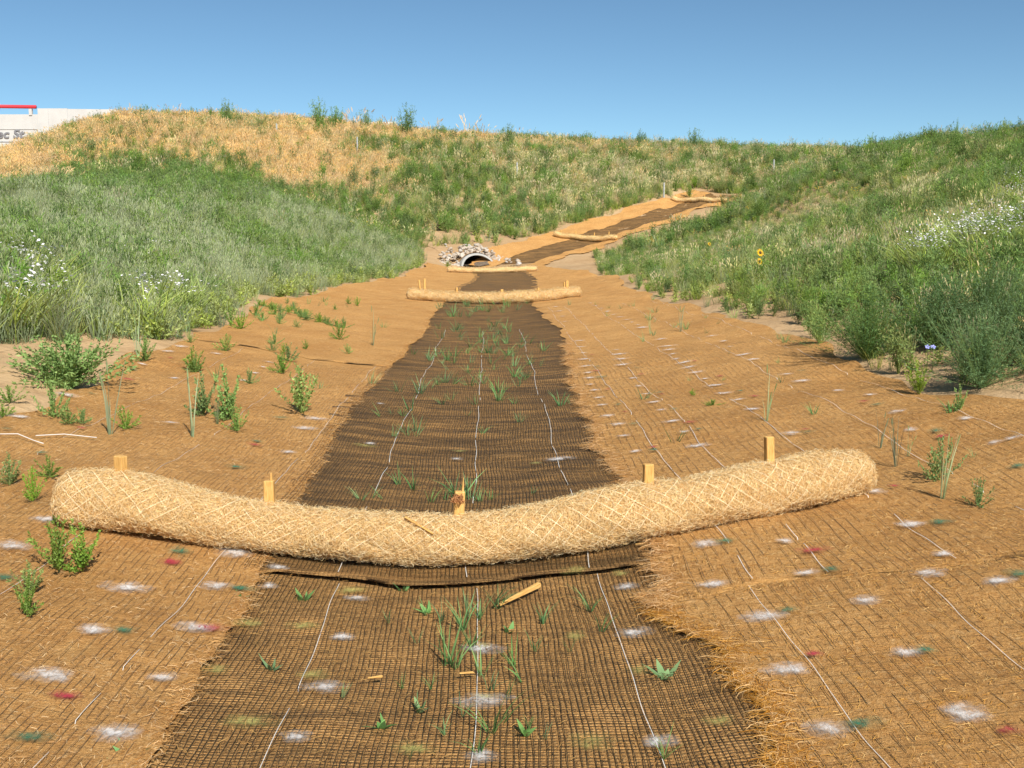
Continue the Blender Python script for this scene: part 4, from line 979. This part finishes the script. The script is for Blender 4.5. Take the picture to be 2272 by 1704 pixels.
# embankment behind the culvert
k = ~k & ((x > -16) | (y > 52) | ((y > 49.9) & dk2)) & ~inpoly(x, y, Z_SAND) & (y > 48 + .0*x)
bare = inpoly(x, y, Z_BARE); k &= ~bare | (rng.random(len(x)) < .16)
k &= ~((x - xc(y) < 0) & (y < 50) )
x2, y2, z2 = x[k], y[k], z[k]; n1, n2 = vn(x2, y2, .42, 3.), vn(x2, y2, .8, 7.)
pl_ = inpoly(x2, y2, Z_PALE); dk3 = soft(x2, y2, Z_DARK); r = rng.random(len(x2)); top = y2 > 64
isp = (pl_ & (r < .40)) | (~pl_ & (r < np.where(top, .13, .03) + .05*np.clip(n1, 0, 1))); isw = ~isp & (rng.random(len(x2)) < .24 + .4*np.clip(n2 - .1, 0, 1) + .3*dk3); isgd = ~isp & ~isw & ~dk3 & (rng.random(len(x2)) < np.where(top, .12, .02))
isl = ~isp & ~isw & ~isgd & (z2 < 2.0) & (rng.random(len(x2)) < .5); isb = ~isp & ~isw & ~isgd & ~isl & (rng.random(len(x2)) < .2); isg = ~isp & ~isw & ~isgd & ~isl & ~isb
S2 = np.stack([x2, y2, z2], 1); sc = rng.uniform(.8, 1.3, len(x2))
strew("rye_grass", "pale", S2[isp], sc[isp]*.95, "tall pale seeding rye stalks on the embankment")
strew("feathery_weeds", "weed", S2[isw], sc[isw]*1.25, "dark green feathery weeds on the embankment")
strew("dry_golden_grass", "gold", S2[isgd], sc[isgd], "dry straw tufts among the green of the embankment")
strew("leafy_weeds", "leafy", S2[isl], sc[isl]*1.2, "bright low weeds at the foot of the embankment")
strew("blue_green_grass", "blue", S2[isb], sc[isb], "blue-green grass on the embankment")
strew("meadow_grass", "green", S2[isg], sc[isg]*1.05, "green meadow grass covering the embankment behind the culvert")
# right bank
x, y, z = (np.concatenate(q) for q in zip(cand(70000, 2.2, 42, 5.5, 62), cand(22000, 2.2, 20, 33, 62))); s = x - xc(y)
k = (s > 0) & ~inpoly(x, y, Z_SAND) & ~inpoly(x, y, Z_SANDR)
# leave what lies beyond the side channel to the embankment
tb = np.interp(y, [46, TR[-1, 1]], [TR[0, 0], TR[-1, 0]]); k &= ~((y > 46.5) & (x < tb))
for q in BARE_R:
    if q is not None: k &= (np.hypot(x - q[0], (y - q[1])*.6) > .6)
edge = s - oR(y); edge = np.where(y > 40, 2, edge)
pr = np.clip(edge/.6, .06, 1)*np.interp(y, [6, 15, 30, 60], [.9, .65, .5, .6])*np.clip(.9 + .3*vn(x, y, .6, 5.), .35, 1); k &= rng.random(len(x)) < pr
x, y, z, edge = x[k], y[k], z[k], edge[k]
nz, nz2, nz3 = vn(x, y, .45, 2.), vn(x, y, .3, 8.), vn(x, y, .9, 5.); r = rng.random(len(x)); up_ = np.clip((z - 1.5)/2.5, 0, 1)
isw = r < .12 + .5*np.clip(nz2*.8 + .1 + .25*up_, 0, 1); isp = ~isw & (rng.random(len(x)) < (.05 + .20*np.clip(nz + .2, 0, 1))*(1 - .6*up_)); isl = ~isw & ~isp & (rng.random(len(x)) < np.where(edge < .6, .5, .08)); isb = ~isw & ~isp & ~isl & (rng.random(len(x)) < .28*(1-up_)); isd = ~isw & ~isp & ~isl & ~isb & (rng.random(len(x)) < .07); isg = ~isw & ~isp & ~isl & ~isb & ~isd
sc = np.interp(edge, [0, .6, 2.5], [.4, .6, .85])*np.interp(y, [8, 30, 50], [.85, 1.0, 1.1])*(1 + .15*nz3)*np.where((y > 36) & (x < 14), .62, 1.); S3 = np.stack([x, y, z], 1)
strew("feathery_weeds", "weed", S3[isw], sc[isw]*1.15, "dark green feathery weeds massed over the right bank")
strew("dry_golden_grass", "gold", S3[isd], sc[isd]*.75, "dead straw-coloured tufts among the green of the right bank")
strew("rye_grass", "pale", S3[isp], sc[isp]*.85, "pale seeding stalks scattered on the right bank")
strew("leafy_weeds", "leafy", S3[isl], .4 + .5*sc[isl], "low leafy weeds fringing the right edge of the mats")
strew("blue_green_grass", "blue", S3[isb], sc[isb]*.95, "blue-green grass tufts on the right bank")
strew("meadow_grass", "green", S3[isg], sc[isg], "yellow-green meadow grass covering the right bank")
# flowers
def patch(px, n, key, name, label, scl=1.):
    poly = np.array(wpoly(px)); lo, hi = poly.min(0), poly.max(0); x = rng.uniform(lo[0], hi[0], n*4); y = rng.uniform(lo[1], hi[1], n*4)
    k = inpoly(x, y, poly) & ~on_mats(x, y, .05); k &= vn(x, y, 1.3, 3.) > -.3; x, y = x[k][:n], y[k][:n]
    strew(name, key, np.stack([x, y, H(x, y) + .17], 1), rng.uniform(.9, 1.3, len(x))*scl, label)
patch([(-40, 640), (120, 640), (130, 730), (-40, 735)], 110, "white", "white_flowers", "white and pinkish flowers at the left edge of the left bank")
patch([(280, 680), (420, 670), (430, 725), (300, 735)], 50, "white", "white_flowers", "white flowers near the mat edge on the left bank")
patch([(270, 590), (350, 580), (350, 620), (270, 620)], 22, "white", "white_flowers", "small cluster of white flowers amid the blue-green grass")
patch([(1950, 600), (2000, 560), (2250, 500), (2250, 560), (2050, 600), (1980, 620)], 170, "white", "white_flowers", "drift of white flowers across the right bank", .9)
patch([(2150, 430), (2240, 410), (2240, 460), (2150, 470)], 60, "white", "white_flowers", "smaller patch of white flowers high on the right bank", .9)
patch([(480, 430), (560, 430), (560, 460), (480, 460)], 7, "yellow", "yellow_flowers", "yellow flowers below the golden hill")
patch([(740, 500), (800, 495), (800, 530), (740, 530)], 9, "yellow", "yellow_flowers", "yellow flowers on the slope left of the culvert")
patch([(1560, 500), (1780, 470), (1900, 420), (1700, 430)], 14, "yellow", "yellow_flowers", "tiny yellow flowers dotted over the right bank", .8)

# ------------------------------------------------------------------ single plants
def bush_mesh(name, stems, h, rad, leaf, lw, nleaf, cols, upw=.6, m="leaf", **kw):
    v, f, c = bush_parts(stems, h, rad, leaf, lw, nleaf, cols, upw, **kw); return mesh(name, v, f, M[m], col=c)
G_KOCH = ((.06, .13, .04), (.145, .25, .09)); G_OLIVE = ((.14, .21, .035), (.34, .42, .10)); G_WEED = ((.12, .23, .04), (.30, .43, .11))
BM_K = [bush_mesh("foliage", 120, .8, .72, .038, .0026, 75, G_KOCH, .65) for _ in range(3)]
BM_KF = [bush_mesh("foliage", 46, .8, .62, .085, .008, 30, G_DARK, .62) for _ in range(3)]
BM_O = [bush_mesh("foliage", 34, .5, .42, .045, .006, 34, G_OLIVE, .5) for _ in range(2)]
BM_W = [bush_mesh("foliage", 16, .32, .30, .030, .0070, 50, G_WEED, .8) for _ in range(4)]
BM_D = [bush_mesh("foliage", 95, .5, .62, .045, .009, 46, G_WEED, .75) for _ in range(1)]
BM_S = [tuft("blades", M["grass"], n_, .018, .16, .0030, G_SPROUT, .33, .3, K_=4) for n_ in (9, 7, 11, 5, 14)]
BM_T = [tuft("blades", M["grass"], n_, .016, .5, .0042, G_BLUE, .05, .06, hd=(.3, .12, .006, (.30, .40, .18)), hv=.6) for n_ in (9, 7, 12)]
BM_L = [tuft("leaves", M["leaf"], 7, .010, .045, .009, ((.12, .24, .08), (.21, .36, .14)), .7, .3, K_=4) for _ in range(3)]
BM_P = [tuft("plume", M["straw"], 18, .12, 1.1, .008, G_GOLD, .16, .25, hd=(.9, .28, .022, (.86, .66, .40))) for _ in range(2)]
def stemmed(name, part, me, p, sc, label, cat, group, sz=None, stem=True):
    """a plant standing on the ground: an Empty at the root, its foliage and a stem below it"""
    rt = empty(name, (float(p[0]), float(p[1]), float(p[2]))); rt.rotation_euler = (random.uniform(-.06, .06), random.uniform(-.06, .06), random.uniform(0, 6.28))
    rt.scale = sc if isinstance(sc, tuple) else (sc, sc, sc)
    obj(part, me, rt); 
    if stem: obj("stem", STEM, rt)
    return tag(rt, label, cat, group)
STEM = MB().tube([(0, 0, -.05), (.004, .003, .05), (0, .006, .12)], [.007, .006, .004], 5).mesh("stem", m_plain("green_stem", (.20, .22, .08), .7, .2), 0, True)
def at_px(u, v, lift=.03):
    p = hit(u, v)
    if p is None: p = P(u, v, 76); p[2] = H(p[0], p[1])
    p = np.array(p); p[2] += lift if (on_mats(p[:1], p[1:2])[0]) else 0; return p
def bush_px(u, v, h, wd, kind, label, group, lift=.03, name="bushy_weed"):
    L = dict(K=(BM_K, .8, .72), F=(BM_KF, .8, .62), O=(BM_O, .5, .42), W=(BM_W, .32, .26), D=(BM_D, .5, .62))[kind]
    return stemmed(name, "foliage", random.choice(L[0]), at_px(u, v, lift), (wd/L[2], wd/L[2], h/L[1]), label, "weed", group)
GR = "bushy weeds along the right mat edge"
bush_px(1870, 775, .52, .85, 'K', "large dark feathery bush spilling over the right mat edge", GR)
bush_px(2020, 750, .60, .85, 'K', "tall dark feathery bush just behind the large one at right", GR)
bush_px(2120, 838, .50, .74, 'K', "dark feathery bush nearest the camera at the right edge", GR)
bush_px(2215, 790, .62, .7, 'K', "tall feathery bush cut by the right edge of the photo", GR)
bush_px(2130, 740, .62, .75, 'K', "dark feathery bush high in the clump at right, behind the nearest one", GR)
bush_px(1770, 750, .36, .34, 'O', "small lighter bush at the left end of the right-hand clump", GR)
bush_px(1940, 808, .34, .28, 'O', "yellow-green upright bush in front of the dark clump at right", GR)
bush_px(1985, 862, .22, .17, 'O', "small yellow-green weed standing before the clump at right", GR)
GL = "weeds on and beside the left mats"
bush_px(155, 838, .36, .56, 'D', "wide leafy bush on the sand at the left edge of the mats", GL)
for u, v, h, w_, lab in ((117, 912, .27, .13, "upright leafy weed below the wide bush at left"), (148, 925, .10, .1, "low weed right of the upright leafy weed at left"), (180, 925, .10, .09, "tiny weed left of the tall grass blade at far left"), (272, 937, .13, .10, "small weed right of the tall grass blade at far left"),
    (440, 905, .26, .19, "leafy weed left in the trio on the left mat"), (495, 915, .33, .22, "tallest leafy weed of the trio on the left mat"), (512, 940, .15, .11, "small leafy weed right at the front of the trio on the left mat"), (650, 900, .30, .24, "bushy leafy weed alone nearest the dark mat on the left side"),
    (128, 1248, .20, .13, "leafy weed on the near left mat below the log, left of a pair"), (180, 1246, .16, .14, "leafy weed on the near left mat below the log, right of a pair"), (22, 1060, .13, .1, "leafy weed at the left margin beside the nearest log"), (72, 1095, .14, .08, "thin leafy weed left of the nearest log's end"), (108, 1043, .10, .1, "low leafy weed just behind the left end of the nearest log"),
    (20, 870, .10, .14, "low spreading weed on the sand at the left margin"), (8, 905, .08, .13, "blue-green low weed at the left margin"), (60, 1345, .12, .08, "wispy weed on the left mat below the leafy pair"), (65, 1300, .10, .09, "thin weed just below the leafy pair on the left mat"), (130, 1190, .0, 0, None)):
    if lab: bush_px(u, v, h, w_, 'W', lab, GL, name="leafy_weed")
for u, v, h, w_, lab in ((2072, 897, .14, .10, "bright green seedling casting a shadow on the right mat"), (2030, 1052, .20, .12, "leafy weed in the grass right of the nearest log"), (2113, 1108, .12, .08, "small yellowish weed on the right mat beyond the grass clump"), (1495, 862, .05, .05, "tiny dark weed on the right mat among paint spots"), (1540, 885, .05, .09, "flat dark weed in the middle of the right mat")):
    bush_px(u, v, h, w_, 'W', lab, "weeds on the right mats", name="leafy_weed")
# tall grass stems
def grass_px(u, v, h, lab, grp, L=None, base_h=.5, lift=.03, wide=1.):
    k = h/base_h; return stemmed("grass_tuft", "blades", random.choice(L or BM_T), at_px(u, v, lift), (k*wide, k*wide, k), lab, "grass", grp, stem=False)
for u, v, h, lab in ((240, 946, .42, "tall single grass blade left on the left mat"), (415, 952, .40, "tall grass stem with drooping top on the left mat"), (805, 752, .42, "spiky grass clump alone near the far seam of the left mat"), (298, 775, .42, "tall grass at the sand left of the mat edge"), (470, 925, .22, "grass blades inside the trio of weeds on the left mat"),
    (1655, 920, .34, "seeding grass stalk among paint spots on the right mat"), (1935, 1020, .25, "grass clump beside the right end of the nearest log"), (2035, 1092, .30, "thin arching grass right of the nearest log"), (1900, 980, .2, "grass tuft behind the right end of the nearest log"), (1470, 722, .30, "upright grass clump on the far right mat"), (1405, 728, .28, "thin grass clump left of the upright one on the far right mat"), (1960, 1000, .16, "blue-green sprout right of the log's end")):
    grass_px(u, v, h, lab, "tall grass standing on the mats")
SP = "grass sprouts poking through the dark mat"
for u, v, h in ((1060, 1315, .17), (1075, 1320, .12), (965, 1445, .19), (985, 1450, .14), (1000, 1365, .13), (1275, 1325, .12), (1172, 1355, .10), (1300, 1372, .10), (920, 1335, .10), (955, 1352, .09), (1080, 1565, .15), (1062, 1590, .12), (1140, 1585, .06), (1110, 1445, .12), (1130, 1480, .1), (1040, 1470, .12), (930, 1500, .07), (1155, 1415, .09),
    (1020, 1410, .1), (870, 1500, .06), (740, 1520, .06), (880, 1655, .07), (1175, 1610, .07), (1435, 1650, .09), (1000, 1560, .07), (960, 1600, .07), (1090, 1520, .1), (1060, 1500, .1), (1035, 1640, .08), (1010, 1340, .12), (1035, 1345, .1), (900, 1400, .07), (840, 1355, .07), (1230, 1420, .06)):
    grass_px(u, v, h, "small grass sprout in the netted mat below the nearest log", SP, BM_S, .17)
for u, v, h, lab in ((840, 1226, .15, "dark grass sprout against the nearest log, left of its middle"), (1015, 1228, .19, "forked grass sprout against the middle of the nearest log")): grass_px(u, v, h, lab, SP, BM_S, .17)
for u, v in ((905, 1540), (825, 1578), (1100, 1370), (585, 1452), (280, 1642), (655, 1298), (1435, 1468), (925, 1330), (515, 1300), (1135, 1590), (870, 1280)):
    stemmed("seedling", "leaves", random.choice(BM_L), at_px(u, v), random.uniform(.8, 1.2), "low broad-leaved seedling on the mats below the nearest log", "seedling", "seedlings below the nearest log", stem=False)
for u, v, h in ((865, 1058, .16), (893, 1066, .14), (1000, 1088, .22), (985, 1085, .2), (1015, 1090, .2), (800, 1085, .12), (780, 1090, .12), (830, 1088, .1), (1035, 1092, .12), (960, 1090, .14), (930, 1092, .12), (900, 947, .12), (1122, 918, .11), (1042, 945, .1), (955, 878, .12), (1075, 870, .1), (1110, 878, .1), (880, 948, .1), (1150, 1075, .1), (1060, 1088, .1), (870, 905, .1), (1010, 905, .09)):
    grass_px(u, v, h, "small grass sprout in the wet mat just above the nearest log", SP + " above the log", BM_S, .17)
n = 0
while n < 130:
    b = random.uniform(6, 22); a = random.gauss(-.05, .42)
    if vn(np.array([a*2.5]), np.array([b*.9]), 1.1, 2.)[0] < .1 - .5*(9 < b < 14): continue
    x = float(xc(b)) + a; n += 1
    o = stemmed("grass_tuft", "blades", random.choice(BM_S), (x, b, float(H(x, b)) + .02), random.uniform(.6, 1.1)*(1 + .02*b), "small grass sprout in the wet mat between the first two logs", "grass", SP + " between the logs", stem=False)
for i in range(46):                      # seedlings on the far left mat
    b = random.uniform(9, 21); a = float(oL(np.array(b))) + abs(random.gauss(0, .9)) + .05
    if a > float(aL(np.array(b))) - .25: continue
    x = float(xc(b)) + a
    o = stemmed("seedling", "foliage" if i % 3 else "blades", random.choice(BM_W if i % 3 else BM_S), (x, b, float(H(x, b)) + .03), random.uniform(.25, .6) if i % 3 else random.uniform(.7, 1.2), "small weed seedling on the upper left mat", "seedling", "seedlings on the upper left mat", stem=False)
for i in range(34):
    b = random.uniform(5, 21); a = float(oR(np.array(b))) - abs(random.gauss(0, .8)) - .05
    if a < float(aR(np.array(b))) + .3: continue
    x = float(xc(b)) + a
    stemmed("seedling", "blades", random.choice(BM_S), (x, b, float(H(x, b)) + .03), random.uniform(.5, 1.1), "small grass seedling on the right mat", "seedling", "seedlings on the right mat", stem=False)
# creeping runners reaching onto the left mat
for u0, v0, u1, v1, lab in ((560, 665, 655, 690, "creeping green runner reaching onto the left mat, upper one"), (650, 690, 735, 715, "creeping green runner on the left mat, lower one")):
    a_, b_ = hit(u0, v0), hit(u1, v1); rt = empty("creeping_weed", tuple(a_)); tag(rt, lab, "weed", "creeping runners on the left mat"); A_, B_ = Vector(a_), Vector(b_)
    obj("runner", MB().tube([(0, 0, .05), tuple((B_ - A_)*.5 + Vector((0, .08, .06))), tuple(B_ - A_ + Vector((0, 0, .05)))], .006, 5).mesh("runner", STEM.materials[0], 0, True), rt)
    for k in range(9):
        p = (B_ - A_)*(k/8) + Vector((random.uniform(-.06, .06), random.uniform(-.1, .1), .03)); f_ = obj("foliage", random.choice(BM_W), rt, p); f_.scale = (.5, .5, .32); f_.rotation_euler = (0, 0, random.uniform(0, 6))
# bushes on the far slopes and the skyline
GF = "dark bushes on the far slopes"
for u, v, h, w_, lab in ((765, 408, 1.1, .75, "dark round bush at the right end of the golden slope"), (510, 405, .75, .5, "dark bush at the foot of the golden slope, below its middle"), (380, 395, 1.0, .9, "broad dark bush in the middle of the green patch under the golden slope"), (240, 400, .9, .8, "dark bush at the left of the green patch under the golden slope"), (170, 365, .9, .7, "dark bush high at the left end of the green patch"),
    (1490, 428, .8, .5, "dark bush right at the top of the side channel"), (880, 300, 1.3, .75, "rounded dark bush breaking the skyline above the culvert"), (690, 282, 1.2, .7, "left dark bush of a pair on the golden skyline"), (725, 284, 1.0, .7, "right dark bush of a pair on the golden skyline"), (792, 285, .9, .6, "small dark bush on the skyline between golden plumes"), (492, 268, .9, .5, "small dark bush on the skyline over the golden hill"),
    (1500, 330, 1.0, .6, "dark bush on the skyline above the side channel"), (1380, 325, .8, .6, "low dark bush on the skyline right of the plumes"), (110, 295, 1.0, .6, "dark bush against the pale building wall, lower one"), (150, 278, 1.0, .6, "dark bush against the pale building wall, upper one"), (1100, 322, .9, .7, "dark weed below the skyline above the culvert"), (1850, 345, .8, .6, "dark bush on the skyline left of the right bank"),
    (1300, 385, .9, .8, "dark weed clump among pale stalks"), (1180, 400, .9, .8, "dark green weed clump left of the pale stalks"), (950, 430, .9, .9, "dark green weed clump on the slope above the culvert"), (135, 500, .8, .5, "dark tall weed rising from the blue-green grass at left"), (560, 560, .7, .7, "dark feathery clump in the middle of the left bank"), (600, 600, .6, .6, "dark feathery clump near the mat on the left bank"),
    (1960, 385, .8, .9, "dark bush by the bare sandy scars on the right bank"), (2060, 345, .9, .9, "dark bush on the crest of the right bank"), (1640, 470, .7, .8, "dark clump on the right bank beside the side channel"), (1400, 600, .5, .5, "dark clump at the mat edge on the right bank"), (1780, 640, .5, .5, "dark clump above the mat edge on the right bank")):
    k_ = 1.45 if v < 335 else 1.; bush_px(u, v, h*k_, w_*k_, 'F', lab, GF)
for u, v, h, lab in ((2065, 312, 1.0, "spindly dark weed on the right crest, left of two"), (2095, 308, .8, "spindly dark weed on the right crest, right of two")): bush_px(u, v, h, .16, 'F', lab, "spindly weeds on the right crest")
for u, v, h, lab in ((770, 290, 1.35, "feathery golden plume grass on the skyline left of the round bush"), (845, 292, 1.0, "small pinkish plume grass on the skyline"), (935, 298, 1.0, "plume grass right of the round bush on the skyline"), (1010, 302, 1.35, "tall golden plume grass on the skyline above the culvert"), (1045, 304, 1.0, "leaning golden plume grass on the skyline above the culvert"), (1120, 312, .9, "pale plume grass on the skyline right of the culvert"), (375, 266, .9, "lone pale plume on the golden skyline at left"), (430, 266, .7, "short pale plume on the golden skyline at left")):
    p = at_px(u, v); k = h/1.1*1.15; stemmed("plume_grass", "plume", random.choice(BM_P), p, (k, k, k), lab, "grass", "plume grass on the skyline", stem=False)
# tall stalks standing above the left bank grass
for u, v, h, lab in ((262, 475, .75, "tall pale seeding stalks rising above the left bank grass"), (605, 500, .6, "arching pale seed stalks on the left bank near the yellow flowers"), (1960, 475, .8, "tall pale stalk cluster on the right bank")):
    p = at_px(u, v); stemmed("rye_stalks", "stalks", random.choice(PR["pale"]), p, h/.6, lab, "grass", "tall pale stalks on the banks", stem=False)
# sunflowers
def flower_head(r):
    mb = MB(); mb.v.append(Vector((0, 0, 0)))
    for i in range(13):
        a = 2*math.pi*i/13; d = Vector((math.cos(a), math.sin(a), 0)); t = Vector((-d.y, d.x, 0)); n0 = len(mb.v)
        mb.v += [d*r*.3, d*r*.7 + t*r*.16 + Vector((0, 0, .15*r)), d*r*1.05 + Vector((0, 0, .05*r)), d*r*.7 - t*r*.16 + Vector((0, 0, .15*r))]; mb.f.append((n0, n0+1, n0+2, n0+3))
    return mb.mesh("petals", M["petaly"])
PET = flower_head(1.); DISC = MB().tube([(0, 0, -.06), (0, 0, .1), (0, 0, .16)], [.36, .36, .15], 10).mesh("disc", M["disc"], 0, True)
def sunflower(u, v, r, lab, drop=.45):
    q = hit(u, v); Y = q[1] - .7 if q is not None else 70; p = P(u, v, Y); zg = float(H(p[0], p[1]))
    rt = empty("sunflower", (p[0], p[1], zg)); tag(rt, lab, "sunflower", "sunflowers on the banks"); h = max(p[2] - zg, .35)
    obj("stem", MB().tube([(0, 0, -.05), (.01, .02, h*.5), (0, 0, h)], .007, 5).mesh("stem", STEM.materials[0], 0, True), rt)
    for k in range(5):
        lf = obj("leaf", BM_L[k % 3], rt, (0, 0, h*(.25 + .13*k))); lf.scale = (1.6, 1.6, 1.2); lf.rotation_euler = (0, 0, k*2.1)
    pt = obj("petals", PET, rt, (0, -.01, h)); pt.scale = (r, r, r); pt.rotation_euler = (1.25, .1, .35); obj("disc", DISC, pt)
sunflower(1641, 578, .085, "sunflower with dark centre facing the camera on the right bank")
sunflower(1639, 603, .065, "lower yellow sunflower head just under the large one on the right bank")
for u, v, r, lab in ((658, 485, .09, "single sunflower on the left bank, right of the pale arching stalks"), (770, 494, .11, "left sunflower of the group above the left bank"), (790, 497, .10, "right sunflower of the group above the left bank"), (508, 426, .11, "left sunflower below the golden slope"), (521, 430, .10, "right sunflower below the golden slope"), (1532, 538, .07, "small sunflower high on the right bank near the side channel")): sunflower(u, v, r, lab)
for u, lab in ((1998, "left blue flower under the dark bush at right"), (2010, "right blue flower under the dark bush at right")):
    q = P(u, 748, max(3, hit(u, 800)[1])); zg = float(H(q[0], q[1])); rt = empty("blue_flower", (q[0], q[1] - .05, zg)); tag(rt, lab, "flower", "blue flowers at right"); h = q[2] - zg
    obj("stem", MB().tube([(0, 0, -.03), (.01, 0, h*.5), (0, 0, h)], .003, 4).mesh("stem", STEM.materials[0], 0, True), rt)
    mb = MB(); n5 = 5
    for i in range(5):
        a = 2*math.pi*i/5; d = Vector((math.cos(a), math.sin(a), .2)); t = Vector((-d.y, d.x, 0)); k = len(mb.v); mb.v += [d*.002, d*.014 + t*.009, d*.024, d*.014 - t*.009]; mb.f.append((k, k+1, k+2, k+3))
    ob = obj("petals", mb.mesh("petals", M["petalb"]), rt, (0, -.004, h)); ob.rotation_euler = (.8, 0, 0)
# far long white-roofed building just showing over the crest
fb0, fb1 = P(648, 264.5, 150), P(842, 264.5, 150); fb = empty("far_building", (fb0[0], 150, 8.)); tag(fb, "sliver of a far white flat roof behind the skyline bushes", "building")
L_ = fb1[0] - fb0[0]; obj("wall", MB().box((0, 0, -3), (L_, 12, fb0[2] - 8 - .5)).mesh("wall", M["wall"]), fb); obj("roof", MB().box((-.4, -.4, fb0[2] - 8.498), (L_ + .4, 12.4, fb0[2] - 8)).mesh("roof", M["petalw"]), fb)
